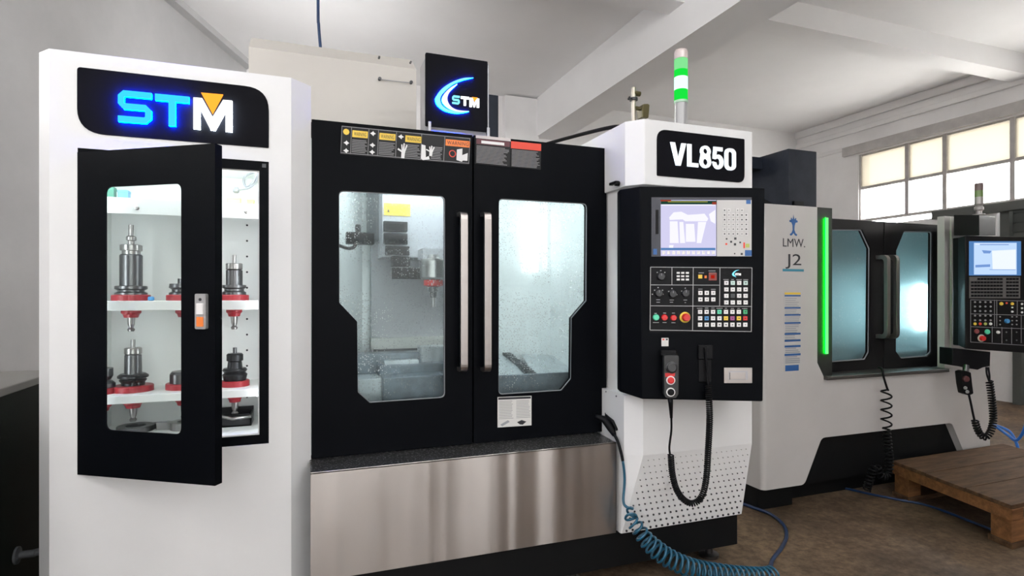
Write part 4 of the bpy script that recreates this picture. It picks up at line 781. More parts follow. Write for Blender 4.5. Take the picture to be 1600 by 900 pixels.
for cx_, cy_, w_ in ((275, 492, 22), (275, 520, 20), (428, 495, 24), (425, 520, 18), (580, 495, 20), (580, 524, 8), (245, 645, 14), (348, 642, 16), (447, 642, 16), (250, 748, 34), (347, 748, 22), (447, 750, 22), (750, 373, 24), (895, 375, 26), (1037, 265, 30), (1112, 265, 14), (1184, 266, 30), (1260, 267, 28), (742, 588, 30), (820, 586, 20), (890, 586, 18), (965, 588, 34), (1037, 588, 12), (1110, 590, 18), (1180, 590, 14), (1248, 592, 30), (760, 190, 30), (885, 190, 40), (880, 168, 40)):
    x, y = z3(cx_, cy_); w_ /= 7.2; qpoly(g_, [(x - w_, y - .4), (x + w_, y - .4), (x + w_, y + .4), (x - w_, y + .4)], .0015, .0005)
g_.build('panel_print', mat('panel_print', (.42, .42, .42), .5), cpo)
kw = {}
def key(x, y, m_, w_=6.3, h_=6.3, t=.004, name='push_key', legend=True):
    k_ = (m_.name, w_, h_)
    if k_ not in kw: kw[k_] = key_mesh(name, w_, h_, t, m_)
    place(kw[k_], name, Q(x, y, .0015), cpo, rot_q)
    if legend: s_ = random.uniform(.7, 1.2); qpoly(leg, [(x - s_, y - s_ * .7), (x + s_, y - s_ * .7), (x + s_, y + s_ * .7), (x - s_, y + s_ * .7)], .0057, .0003)
leg = MB()
for x in (500, 550, 602):
    for y in (190, 228, 265): key(*z3(x, y), KEY, 4.7, 2.8, .003, 'indicator_lamp', False)
for x in (748, 820, 893):
    for y in (415, 488): key(*z3(x, y), KEY)
for i, x in enumerate((1040, 1112, 1184, 1256)):
    for j, y in enumerate((303, 376, 448, 522)): key(*z3(x, y), DGREY if (i, j) == (1, 2) else (mat('pale_green_key', (.55, .72, .66), .4) if (i, j) in ((1, 0), (3, 0)) else KEY))
colr = {(3, 0): GRN, (7, 0): mat('green_key', (.04, .40, .16), .4), (1, 1): BLU, (4, 1): YEL, (5, 1): MAG, (6, 1): YEL, (7, 1): REDB}
for i, x in enumerate((745, 818, 890, 962, 1035, 1108, 1180, 1252)):
    for j, y in enumerate((628, 700, 772)): key(*z3(x, y), colr.get((i, j), KEY))
leg.build('key_legends', PRK, cpo)
def knob(x, y, r, m_, t=.014, name='rotary_knob', lbl=None, off=.0015):
    k_ = DQ / FPX; o = MB().lathe(Q(x, y, off), [(0, r * k_), (t * .7, r * k_ * .95), (t, r * k_ * .8)], -FW, 20).build(name, m_, cpo)
    if lbl: lab(o, lbl)
    return o
for x, y in ((305, 230), (280, 418), (435, 425), (580, 418)):
    px, py = z3(x, y); knob(px, py, 6.3, mat('knob_black', (.016, .016, .018), .35), .014)
    qrect('knob_pointer', px - .5, py - 5, px + .5, py - 1, .0155, .0006, PRG, cpo)
for x, y, r_, m_, lb_ in ((250, 690, 5, GRN, 'round mint start button'), (345, 692, 5, REDB, 'round red stop button'), (447, 695, 4.8, REDB, 'round red power button')): knob(*z3(x, y), r_, m_, .010, 'push_button', lb_)
px, py = z3(577, 690); knob(px, py, 8.6, YEL, .004, 'emergency_ring', 'yellow ring of the emergency stop'); knob(px + .4, py, 6.3, REDB, .026, 'emergency_stop', 'red mushroom emergency stop')
x, y = z3(747, 232); qrect('yellow_switch', x - 3, y - 3, x + 3, y + 3, .0015, .003, YEL, cpo); x, y = z3(808, 235); qrect('orange_lamp', x - 1.6, y - 2, x + 1.6, y + 2, .0015, .002, ORG, cpo)
x, y = z3(843, 190); x1_, y1_ = z3(932, 275); qrect('counter_frame', x, y, x1_, y1_, .0015, .002, mat('dark_red', (.22, .03, .02), .4), cpo); x, y = z3(866, 215); x1_, y1_ = z3(908, 252); qrect('counter_display', x, y, x1_, y1_, .0036, .001, glow('red_digits', (.5, .02, .01), .7), cpo)
g_ = MB(); qpoly(g_, [z3(a_, b_) for a_, b_ in smooth2([(1185, 155), (1140, 165), (1108, 195), (1110, 220), (1150, 238)]) + smooth2([(1135, 222), (1125, 200), (1145, 172)])], .003, .002); g_.build('panel_logo', CYAN2, cpo)
g_ = MB(); text_on(g_, 'STM', [Q(*z3(1140, 193), .003), Q(*z3(1203, 195), .003), Q(*z3(1203, 220), .003), Q(*z3(1140, 218), .003)], -FW * .001, .03); g_.build('panel_logo_letters', WLET, cpo)
# recessed latch, cable clamp, small tag
lt = qrect('latch_frame', 1131, 574.5, 1175, 598.5, 0, .003, CHROME, cpo, .001)
qrect('latch_recess', 1138, 579.5, 1168, 593.5, .003, .0006, mat('recess_steel', (.36, .36, .38), .3, .8), cpo); qrect('latch_tongue', 1139.5, 581.5, 1164, 592.5, .0036, .004, CHROME, cpo, .001)
qrect('cable_clamp', 1090, 539, 1113, 561, 0, .012, BLACK2, cpo, .003); qrect('cable_clamp', 1091, 562, 1111, 597, 0, .006, BLACK2, cpo, .002)
lab(qrect('tag', 1033.5, 528, 1044.5, 541, 0, .001, PAPER, cpo), 'small white tag'); 
for x in (1036.5, 1041.8): qrect('tag_mark', x - 1.6, 529.2, x + 1.6, 531.5, .001, .0004, REDL if x < 1040 else PRK, cpo)
qrect('hook', 1030, 546, 1055, 555, 0, .03, BLACK2, cpo, .004)
# hand wheel pendant
hw_ = thing('handwheel_pendant', Q(1043, 617, .03), 'black handwheel pendant with red button hung on the control panel', 'remote')
k_ = DQ / FPX
hb_ = MB(); qpoly(hb_, rpoly([(1032, 553), (1054.5, 553), (1054, 612), (1050, 618), (1036, 618), (1032.5, 612)], 3, 3), .031, .028); hb_.build('pendant_body', mat('pendant_black', (.022, .022, .023), .4), hw_, .003)
MB().lathe(Q(1043, 571.5, .059), [(0, 9 * k_), (.006, 9 * k_), (.007, 7.5 * k_), (.012, 7.2 * k_), (.014, 6 * k_)], -FW, 24).build('handwheel', mat('dial_black', (.03, .03, .032), .3), hw_)
for y, m_, lb_ in ((591, REDB, 'red enable button in pale ring'), (609, BLACK2, 'black button in pale ring')):
    MB().lathe(Q(1042, y, .059), [(0, 6.8 * k_), (.003, 6.8 * k_)], -FW, 20).build('button_ring', KEY, hw_); lab(MB().lathe(Q(1042, y, .062), [(0, 5.2 * k_), (.005, 5 * k_), (.007, 3.5 * k_)], -FW, 18).build('button', m_, hw_), lb_)
lab(qpoly(MB(), [(1033.5, 580), (1049, 580), (1048, 585), (1034, 586)], .059, .001).build('red_mark', REDB, hw_), 'red mark above the button')
MB().tube([Q(1042.5, 617, .045), Q(1043.5, 627, .045), Q(1045, 650, .04)], [.012, .010, .006], 10).build('cable_gland', BLACK2, hw_)
wire = spline([Q(1045, 648, .04), Q(1046, 670, .03), Q(1043, 695, .03), Q(1044, 708, .03)])
MB().tube(wire, .0045, 8).build('cable', BLACK2, hw_)
pth = spline([Q(1046, 708, .02), Q(1048, 735, .02), Q(1054, 760, .02), Q(1065, 777, .02), Q(1080, 784, .02), Q(1094, 773, .02), Q(1101, 745, .02), Q(1104, 700, .02), Q(1105, 650, .03), Q(1103, 600, .03)], 10)
MB().tube(coil(pth, .0115, .0088, 9), .0036, 5).build('coiled_cable', BLACK2, hw_)
MB().tube(spline([Q(1103, 601, .03), Q(1102, 575, .022), Q(1100, 555, .02), Q(1099, 543, .022)]), .0045, 8).build('cable', BLACK2, hw_)

# ---------------------------------------------------------------- magnetic stand on the housing
ms = thing('magnetic_stand', (P(990, 186, 2.40).x, 2.40, zh1), 'small magnetic base stand with steel post on the operator housing roof', 'stand')
X = P(990, 186, 2.40).x; kk2 = (V3((X, 2.4, 0)) - EYE).dot(FW) / FPX
def zz(py): return H + (HOR - py) * kk2
zo = zh1 - zz(187)
box('magnet_base', (X - .045, 2.36, zh1), (X + .032, 2.44, zh1 + .024), NAVY, ms, .004)
lat('post', [(zh1 + .02, .0105), (zz(123) + zo, .0105), (zz(121.5) + zo, .008)], X, 2.40, mat('post_steel', (.36, .33, .28), .3, 1.0), ms, 14)
MB().cyl((X, 2.40, zz(131) + zo), (X + .035, 2.40, zz(131) + zo), .012, n=12).build('knob', OLIVE, ms); MB().lathe((X, 2.40, zz(142.5) + zo), [(0, .02), (.012, .02)], n=14).build('clamp_ring', BSTEEL, ms)
MB().tube(spline([(X - .012, 2.39, zz(140) + zo), (X - .035, 2.39, zz(143) + zo), (X - .03, 2.385, zz(139) + zo)]), .004, 6).build('hook', BSTEEL, ms)
MB().cyl((X, 2.40, zz(154) + zo), (X + .05, 2.40, zz(154) + zo), .010, n=12).build('cross_arm', OLIVE, ms)
zc_ = zz(158) + zo; MB().prism([(X + .038, 2.38, zc_ - .034), (X + .072, 2.38, zc_ - .034), (X + .078, 2.38, zc_ + .03), (X + .07, 2.38, zc_ + .034), (X + .042, 2.38, zc_ + .03), (X + .036, 2.38, zc_ + .01)], (0, .05, 0)).build('clamp_block', OLIVE, ms, .004)
cc = MB().tube(spline([(X - .03, 2.42, zh1 + .006), (X - .06, 2.5, zh1 + .03), (X - .14, 2.8, zh1 + .05), (X - .30, 3.3, zh1 + .06)]), .010, 8).build('cable', BLACK2, ms)

# ---------------------------------------------------------------- air gun and blue coil hose
gunp = [P(946, 655, 2.45), P(953, 664, 2.40)]
ah = thing('air_hose', PZ(1200, 893, .02), 'teal coiled air hose with black nozzle hanging beside the steel tray', 'hose')
gm = MB(); gm.tube([P(930, 650, 2.44), P(944, 655, 2.43), P(954, 668, 2.39), P(960, 680, 2.36)], [.010, .017, .019, .010], 10); gm.build('nozzle', BLACK2, ah)
gm = MB(); gm.tube([P(946, 648, 2.42), P(957, 658, 2.38), P(964, 672, 2.35)], [.005, .008, .006], 8); gm.build('trigger', BLACK2, ah)
hp = spline([P(958, 676, 2.37), P(966, 692, 2.31), P(973, 720, 2.29), P(976, 750, 2.29), P(974, 782, 2.28), P(979, 792, 2.26), P(990, 795, 2.24)])
MB().tube(hp[:17], .007, 8).build('hose', BLACK2, ah); MB().tube(hp[16:], .006, 8).build('hose', HOSE, ah)
cpth = spline([P(988, 797, 2.24), P(986, 810, 2.22), P(997, 826, 2.2), P(1012, 846, 2.18), P(1035, 866, 2.16), P(1065, 882, 2.14), P(1100, 892, 2.13), P(1150, 899, 2.12), P(1190, 901, 2.12), P(1206, 899, 2.13)], 10)
MB().tube(coil(cpth, lambda t: .022 + .017 * min(1, t * 4), .030, 14), .0058, 6).build('hose_coil', HOSE, ah)
fl = spline([PZ(1203, 893, .03), PZ(1207, 875, .01), PZ(1221, 856, .01), PZ(1229, 838, .01), PZ(1224, 820, .01), PZ(1205, 804, .01), PZ(1182, 795, .01), PZ(1155, 786, .01), PZ(1120, 780, .01)])
MB().tube(fl, .010, 8).build('floor_hose', HOSE2, ah)

# ================================================================== second machine LMW J2
lmw = thing('machining_center', (3.7, 3.2, 0), 'grey-white machining centre marked LMW J2 with green light strip', 'machine')
Y2 = 2.8; zT = P(1196, 318, Y2).z
lx = P(1192, 500, Y2).x; rx = P(1547, 600, Y2).x
def F2(px, py): p = P(px, py, Y2); return (p.x, p.z)
xl2, xr2 = P(1277, 400, Y2).x, P(1484, 400, Y2).x
zsl = P(1294, 590, Y2).z; zbt = P(1192, 767, Y2).z; zrc = P(1284, 684, Y2).z
xn0, xn1 = P(1257, 757, Y2).x, P(1284, 684, Y2).x; xn2, xn3 = P(1487, 661, Y2).x, P(1500, 702, Y2).x
zj = P(1482, 338, Y2).z
outl = [(lx + .03, zT), (lx + .03, zbt), (xn0, zbt), (xn1, zrc), (xn2, zrc), (xn3 + .08, zbt), (rx, zbt), (rx, zj), (xr2 - .055, zj), (xr2 - .055, zsl), (xl2 + .06, zsl), (xl2, zsl + .10), (xl2, zT)]
ol = rpoly(outl, [0, 0.0, .05, .05, .05, .05, 0, 0, 0, 0, 0, 0, 0], 6)
fb = lab(MB().prism(xz(ol, Y2), (0, .05, 0)).build('front_cover', WHITE2, lmw), 'grey-white front cover with notched foot')
# rounded left corner and side
n = 8; ring = []
for k in range(n + 1):
    a = math.pi / 2 * k / n; ring.append((lx + .03 - .03 * math.sin(a), Y2 + .03 - .03 * math.cos(a)))
sd = MB(); pts = ring + [(lx, 4.2), (lx + .02, 4.2), (lx + .02, Y2 + .04), (lx + .03, Y2 + .04)]
sd.loft([[V3((x, y, zbt)) for x, y in pts], [V3((x, y, zT)) for x, y in pts]]); lab(sd.build('side_cover', WHITE2, lmw), 'grey side cover with rounded edge')
tcv = MB(); tcv.box((lx + .01, Y2 + .04, zT - .02), (xl2, 4.2, zT - .001)); tcv.build('top_cover', WHITE2, lmw)
box('recess_panel', (xn0 - .1, Y2 + .051, .12), (xn3 + .2, Y2 + .09, zrc + .05), PLINTH, lmw); box('base_frame', (lx + .005, Y2 + .05, 0), (xn0 - .05, 3.6, zbt + .02), PLINTH, lmw); box('base_frame', (xn0 - .05, Y2 + .14, 0.0), (rx, 3.6, .13), PLINTH, lmw)
sd2 = box('side_cover', (rx - .02, Y2 + .05, zbt), (rx, 4.2, zj), WHITE2, lmw)
# LED band
lbm = MB().prism(xz([(xl2, zT), (P(1301, 400, Y2).x, zT), (P(1301, 400, Y2).x, zsl), (xl2 + .06, zsl), (xl2, zsl + .10)], Y2 + .004), (0, .04, 0)).build('led_band', mat('band_black', (.016, .018, .016), .38), lmw)
lab(pbox('led_strip', 1290.5, 340, 1294.5, 553, Y2 - .009, .003, LEDG, lmw), 'glowing green light strip'); pbox('led_strip_base', 1290.8, 340.5, 1294.3, 552.5, Y2 - .0055, .008, LEDG2, lmw)
# sill
sl = MB(); sl.box((xl2 + .055, Y2 - .03, zsl - .012), (P(1484, 575, Y2 - .03).x, Y2 + .17, zsl + .012)); lab(sl.build('door_sill', mat('sill_dark', (.05, .045, .042), .4), lmw, .004), 'dark sill under the doors')
YD2 = 2.93
zt2 = P(1310, 342, YD2).z; zb2_ = zsl + .005
dx0, dx1, dx2, dx3 = P(1283, 400, YD2).x, P(1380.5, 400, YD2).x, P(1382, 400, YD2).x, P(1475.5, 400, YD2).x
w1 = [(1287, 358), (1347, 358.5), (1360.5, 388), (1359, 551), (1353, 562), (1287, 567)]; w2 = [(1413, 361), (1457.5, 361.5), (1456, 551), (1450, 557), (1408, 560), (1400, 549), (1400.5, 392)]
for x0, x1, wpx, lb_ in ((dx0, dx1, w1, 'left'), (dx2, dx3, w2, 'right')):
    hp = [P(x, y, YD2) for x, y in wpx]; h2 = rpoly([(p.x, p.z) for p in hp], .02, 3)
    d2_ = lab(MB().prism(xz([(x0, zb2_), (x1, zb2_), (x1, zt2), (x0, zt2)], YD2), (0, .035, 0), [xz(h2, YD2)]).build('door', CHAR, lmw, .002), 'charcoal door with cut-corner window, ' + lb_ + ' leaf')
    cx = sum(p.x for p in hp) / len(hp); cz = sum(p.z for p in hp) / len(hp)
    MB().prism(xz([(cx + (p.x - cx) * 1.03, cz + (p.z - cz) * 1.02) for p in hp], YD2 + .037), (0, .006, 0)).build('window_pane', GLASS2, d2_)
    ins = rpoly([(cx + (p.x - cx) * .965, cz + (p.z - cz) * .985) for p in hp], .02, 3); MB().prism(xz(h2, YD2 + .01), (0, .004, 0), [xz(ins, YD2 + .01)]).build('window_seal', GREY, d2_)
    ya_ = YD2 - .075; hx = 1386.5 if lb_ == 'left' else 1401; a_ = P(hx, 398, ya_); c_ = P(hx, 529.5, ya_)
    out = rpoly([(YD2, a_.z), (ya_ - .012, a_.z), (ya_ - .012, c_.z), (YD2, c_.z)], [0, .05, .05, 0], 6); inn = rpoly([(YD2, c_.z + .028), (ya_ + .014, c_.z + .028), (ya_ + .014, a_.z - .028), (YD2, a_.z - .028)], [0, .03, .03, 0], 6)
    MB().prism([V3((a_.x - .016, y, z)) for y, z in out + inn], (.032, 0, 0)).build('handle', CHROME, d2_, .004)
# interior
TEAL = mat('teal_inner', (.42, .50, .51), .4, var=.15, vscale=5)
zq = zt2 - .012
e2 = MB(); e2.box((dx0 - .05, 3.45, .5), (dx3 + .04, 3.46, zq)); e2.box((dx0 - .06, YD2 + .06, .5), (dx0 - .05, 3.45, zq)); e2.box((dx3 + .04, YD2 + .06, .5), (dx3 + .05, 3.45, zq)); e2.box((dx0 - .05, YD2 + .06, .5), (dx3 + .04, 3.45, .51)); e2.box((dx0 - .05, YD2 + .06, zq - .01), (dx3 + .04, 3.45, zq)); e2.build('enclosure', TEAL, lmw)
lab(MB().cyl(P(1436, 445, 3.06), P(1436, 515, 3.06), .022).build('work_lamp', LEDF, lmw), 'bright work lamp')
pbox('inner_panel', 1301, 372, 1352, 420, 3.3, .1, mat('inner_grey', (.28, .31, .32), .4), lmw)
pbox('table', 1300, 540, 1440, 575, 3.2, .2, TBL, lmw, .006); pbox('front_lip', 1295, 553, 1462, 590, 3.02, .03, TBL2, lmw, .004); pbox('vise_block', 1300, 535, 1322, 550, 3.15, .15, TBL2, lmw, .006)
# headstock tower behind
YH = 3.25; a, c = P(1232, 232, YH), P(1276, 238, YH); hz_ = a.z
hb = MB(); hb.prism([(a.x, YH, zT - .05), (c.x, YH, zT - .05), (c.x, YH, hz_), (a.x, YH, hz_)], (0, 1.1, 0)); ht = lab(hb.build('head_tower', NAVY, lmw, .004), 'dark blue-grey steel tower above the machine')
p = PX(1219, 234, a.x - .002); sdd = MB(); y1_ = PX(1181, 245, a.x - .1).y
box('side_duct', (a.x - .25, YH + .25, P(1200, 268, YH + .3).z), (a.x, 4.4, hz_ - .01), NAVY, lmw, .004)
lab(MB().prism([(a.x - .25, YH + .05, zT - .05), (a.x, YH + .05, zT - .05), (a.x, YH + .05, zT + .07), (a.x - .25, YH + .05, zT + .16)], (0, .9, 0)).build('sloped_guard', BLACK2, lmw), 'black sloped guard beside the tower')
pbox('socket_block', 1241, 314, 1256, 321, YH - .02, .03, BLACK2, lmw)
# lettering on the cover
YT2 = Y2 - .0012
def T2(name, body, x0, y0, x1, y1, m_, bold=.0):
    q = [P(x0, y0, YT2), P(x1, y0, YT2), P(x1, y1, YT2), P(x0, y1, YT2)]; q = [V3((q[0].x, YT2, (q[0].z + q[1].z) / 2)), V3((q[1].x, YT2, (q[0].z + q[1].z) / 2)), V3((q[1].x, YT2, (q[2].z + q[3].z) / 2)), V3((q[0].x, YT2, (q[2].z + q[3].z) / 2))]
    mb = MB(); text_on(mb, body, q, (0, .001, 0), bold); return mb.build(name, m_, lmw)
lab(T2('brand_letters', 'LMW.', 1223.5, 373, 1258, 386, PRK, 0), 'dark lettering LMW'); lab(T2('model_letters', 'J2', 1227.5, 397, 1252, 420, PRK, 0), 'dark lettering J2')
pbox('grey_rule', 1219.5, 391, 1261, 392.4, YT2, .001, GREY, lmw); lab(pbox('teal_rule', 1223, 420, 1256, 424.5, YT2, .001, TEALP, lmw), 'teal bar under J2')
em = [(.5, 0), (.56, .18), (.66, .22), (.72, .14), (.8, .16), (.78, .24), (.95, .26), (.95, .34), (.72, .36), (.62, .5), (.6, .7), (.72, .84), (.92, .9), (.85, .97), (.68, .95), (.5, .84), (.32, .95), (.15, .97), (.08, .9), (.28, .84), (.4, .7), (.38, .5), (.28, .36), (.05, .34), (.05, .26), (.22, .24), (.2, .16), (.28, .14), (.34, .22), (.44, .18)]
lab(MB().prism(inbox(em, [(1233, 335), (1247, 336), (1247, 370), (1233, 369)], YT2), (0, .001, 0)).build('emblem', BLUP, lmw), 'blue emblem')
nb = lab(pbox('notice_strip', 1225, 456, 1251.5, 582, YT2, .001, mat('notice_paper', (.52, .51, .50), .6), lmw), 'tall strip of printed notices')
g_ = MB()
def n2(mb, x0, y0, x1, y1): a, c = P(x0, y0, YT2 - .0006), P(x1, y1, YT2 - .0006); mb.box((a.x, YT2 - .0006, a.z), (c.x, YT2 - .0001, c.z))
for y in (461, 480, 491, 503.5, 520.5, 531, 540, 553): n2(g_, 1226, y, 1251, y + 2.2)
n2(g_, 1227, 571, 1248, 579); g_.build('blue_print', BLUP, nb)
g_ = MB()
for y in list(range(466, 480, 3)) + list(range(484, 491, 3)) + list(range(495, 503, 3)) + list(range(507, 520, 3)) + list(range(524, 531, 3)) + list(range(544, 552, 3)) + list(range(557, 567, 3)): n2(g_, 1227, y, 1242 + random.random() * 8, y + .8)
g_.build('grey_print', GREY, nb); g_ = MB(); n2(g_, 1226, 457, 1251, 460); g_.build('yellow_print', YEL, nb)
# control panel of the second machine
D2 = 3.82
def R2(px, py, off=0.0): return D(px, py, D2) - FW * off
def r2rect(name, x0, y0, x1, y1, off, t, m_, parent, bev=0.0): return MB().prism([R2(x0, y0, off), R2(x1, y0, off), R2(x1, y1, off), R2(x0, y1, off)], -FW * t).build(name, m_, parent, bev)
mb = MB(); T_ = [D(1497, 371, 3.92), R2(1508, 368), R2(1650, 371), bk(R2(1650, 371), .14), bk(D(1497, 371, 3.92), .05)]; B2_ = [D(1497, 540, 3.92), R2(1508, 545), R2(1650, 555), bk(R2(1650, 555), .14), bk(D(1497, 540, 3.92), .05)]
cp2 = lab(mb.loft([B2_, T_]).build('control_panel', CHAR, lmw, .006), 'charcoal control panel with bright blue screen')
r2rect('display_bezel', 1514, 377, 1594.5, 430.5, 0, .004, SCRB, cp2); r2rect('display', 1521, 379.5, 1587.5, 429, .004, .001, SCR2, cp2)
g_ = MB()
def q2p(mb, pts, off, t): mb.prism([R2(x, y, off) for x, y in pts], -FW * t)
q2p(g_, [(1549, 392), (1586, 390), (1586, 421), (1550, 421)], .0052, .0004); q2p(g_, [(1523, 381), (1575, 381), (1575, 382), (1523, 382)], .0052, .0004); g_.build('screen_picture', glow('screen2_white', (.80, .86, .98), 1.0), cp2)
g_ = MB(); q2p(g_, [(1533, 391), (1548, 392), (1546, 396), (1536, 396)], .0054, .0004); q2p(g_, [(1523, 414), (1546, 413), (1546, 417), (1523, 418)], .0054, .0004); q2p(g_, [(1530, 381.5), (1575, 381.5), (1575, 383), (1530, 383)], .0054, .0004); q2p(g_, [(1545, 420.8), (1586, 421.2), (1586, 422), (1545, 421.6)], .0054, .0004); g_.build('screen_shapes', glow('screen2_blue', (.20, .36, .75), .8), cp2)
r2rect('keyboard_plate', 1514, 432.5, 1593.5, 466, 0, .003, mat('kb_plate', (.10, .095, .092), .5), cp2)
km = MB(); k2 = D2 / FPX; km.box((-2 * k2, -.003, -1.6 * k2), (2 * k2, 0, 1.6 * k2)); kme = bpy.data.meshes.new('keyboard_key'); kme.from_pydata(km.v, [], km.f); kme.materials.append(BLACK2)
for r_ in range(6):
    for c in range(15):
        if c == 10 or (r_ == 0 and c < 2): continue
        place(kme, 'keyboard_key', R2(1518.5 + 5 * c, 436 + 5.2 * r_, .003), cp2, rot_q)
g_ = MB()
def z8(x, y): return (1480 + x / 5, 440 + y / 5)
for x0, y0, x1, y1 in ((180, 140, 640, 150), (180, 250, 640, 262), (180, 350, 640, 368), (180, 470, 640, 498)): a, c = z8(x0, y0), z8(x1, y1); q2p(g_, [(a[0], a[1]), (c[0], c[1]), (c[0], c[1] + .8), (a[0], a[1] + .8)], .001, .0006)
for x, y0, y1 in ((180, 140, 472), (366, 142, 350), (384, 142, 350), (544, 148, 262), (575, 265, 480), (348, 350, 476), (424, 355, 482), (500, 358, 486)): a, c = z8(x, y0), z8(x, y1); q2p(g_, [(a[0], a[1]), (a[0] + .8, a[1]), (c[0] + .8, c[1]), (c[0], c[1])], .001, .0006)
g_.build('panel_print', PRG, cp2)
def b8(x, y, r, m_, t=.006, nm='push_button', lb_=None):
    o = MB().lathe(R2(*z8(x, y), .001), [(0, r * k2), (t, r * k2 * .9)], -FW, 12).build(nm, m_, cp2)
    if lb_: lab(o, lb_)
for x in (215, 255, 296, 337):
    for y in (160, 195, 230, 266, 302): b8(x, y, 1.5, mat('dim_key', (.30, .29, .29), .5), .004, 'panel_key')
for x, m_ in ((215, YEL), (255, REDL), (296, mat('lime_print')), (337, KEY)): b8(x, 330, 2.3, m_, .005, 'panel_key')
b8(420, 173, 2.8, YEL); b8(505, 173, 2.4, YEL); b8(505, 235, 1.6, KEY); b8(505, 202, 1.2, KEY); b8(462, 168, 1.5, REDL, .004); b8(462, 308, 3.6, BLU, .012, 'rotary_knob', 'blue rotary knob')
for x in (410, 505, 540):
    for y in (275, 305, 335): b8(x, y, 1.1, mat('dim_key'), .004, 'panel_key')
for y in (175, 208, 240): b8(582, y, 1.6, KEY, .004, 'panel_key')
b8(228, 388, 3.8, mat('dull_red', (.25, .06, .06), .4)); b8(310, 392, 4, GRN, .008, 'push_button', 'lit green start button'); b8(393, 395, 2.4, KEY, .01, 'key_switch'); b8(266, 442, 6, mat('pale_ring', (.5, .42, .35), .5), .004, 'emergency_ring'); b8(266, 442, 4.3, REDB, .02, 'emergency_stop', 'red emergency stop')
for x in (461, 540):
    for y in (395, 458): b8(x, y, 1.2, DGREY, .003, 'blank_plug')
# head of the panel and beacon
bxm = MB(); bt = [D(1490, 335.5, 3.95), D(1530, 336, 3.80), D(1555.5, 339, 3.95), D(1530, 336, 4.2)]; bb_ = [D(1490, 368, 3.95), D(1530, 368, 3.80), D(1555.5, 368, 3.95), D(1530, 366, 4.2)]
pb = lab(bxm.loft([bb_, bt]).build('panel_head', CHAR, lmw, .003), 'charcoal box above the control panel')
box('jamb_post', (P(1484, 400, Y2).x, Y2 - .012, .9), (P(1510, 400, Y2).x, Y2 + .06, zj - .005), WHITE2, lmw, .003)
Cb = D(1529.5, 336, 3.93); kb = 3.93 / FPX
bc = lab(MB().lathe(Cb, [(0, 8 * kb), (1.5 * kb, 8 * kb), (2 * kb, 4 * kb), (6 * kb, 4 * kb), (8 * kb, 6.2 * kb), (12 * kb, 6.2 * kb), (14 * kb, 4.5 * kb), (17 * kb, 6 * kb), (28 * kb, 6 * kb)], n=18).build('beacon', mat('beacon_grey', (.33, .31, .30), .35, .3), lmw), 'small unlit grey signal beacon')
lab(MB().lathe(Cb + V3((0, 0, 28 * kb)), [(0, 6 * kb), (10 * kb, 6 * kb)], n=18).build('lens', mat('unlit_green', (.13, .20, .06), .3), bc), 'dull green lens'); lab(MB().lathe(Cb + V3((0, 0, 38 * kb)), [(0, 6 * kb), (10 * kb, 6 * kb), (11.5 * kb, 5.4 * kb)], n=18).build('cap', mat('brown_cap', (.14, .09, .09), .35), bc), 'brownish lens and cap')
# bracket, hand pendant, coil
bkp = [(1488, 544), (1548, 550), (1547, 572), (1537, 574), (1528, 578), (1510, 574), (1488, 571)]
MB().prism([D(x, y, 3.86) for x, y in bkp], FW * .12).build('panel_bracket', BLACK2, lmw, .004)
hp2_ = thing('handwheel_pendant', D(1512, 618, 3.82), 'small dark handwheel pendant hanging from the far control panel', 'remote')
MB().prism([D(x, y, 3.80) for x, y in rpoly([(1501, 581), (1507, 579), (1517, 582), (1519, 600), (1521, 615), (1514, 618), (1506, 615), (1503, 600)], 2, 2)], FW * .05).build('pendant_body', BLACK2, hp2_, .004)
MB().cyl(D(1509, 581, 3.825), D(1509.5, 571, 3.84), .018, n=10).build('hanger', DSTEEL, hp2_)
MB().lathe(D(1508.5, 592, 3.80), [(0, 4.6 * kb), (.012, 4.4 * kb), (.014, 3 * kb)], -FW, 16).build('handwheel', mat('maroon_dial', (.10, .03, .03), .4), hp2_)
for x, y in ((1508, 606), (1511, 612)): MB().lathe(D(x, y, 3.80), [(0, 2.6 * kb), (.006, 2.4 * kb)], -FW, 12).build('button', mat('button_grey', (.3, .3, .3), .4), hp2_)
MB().tube(spline([D(1514, 617, 3.83), D(1517, 630, 3.83), D(1520, 645, 3.83), D(1523, 658, 3.83)]), .007, 7).build('cable', BLACK2, hp2_)
pth = spline([D(1523, 656, 3.83), D(1527, 670, 3.83), D(1533, 680, 3.83), D(1540, 683, 3.83), D(1548, 674, 3.83), D(1552, 655, 3.84), D(1550, 625, 3.85), D(1546, 595, 3.86)], 10)
MB().tube(coil(pth, .018, .017, 9), .006, 5).build('coiled_cable', BLACK2, hp2_)
MB().tube(spline([D(1546, 597, 3.86), D(1542, 585, 3.86), D(1541, 574, 3.88)]), .006, 6).build('cable', BLACK2, hp2_); MB().tube(spline([D(1546, 597, 3.86), D(1546, 586, 3.86), D(1544, 574, 3.88)]), .006, 6).build('cable', BLACK2, hp2_)

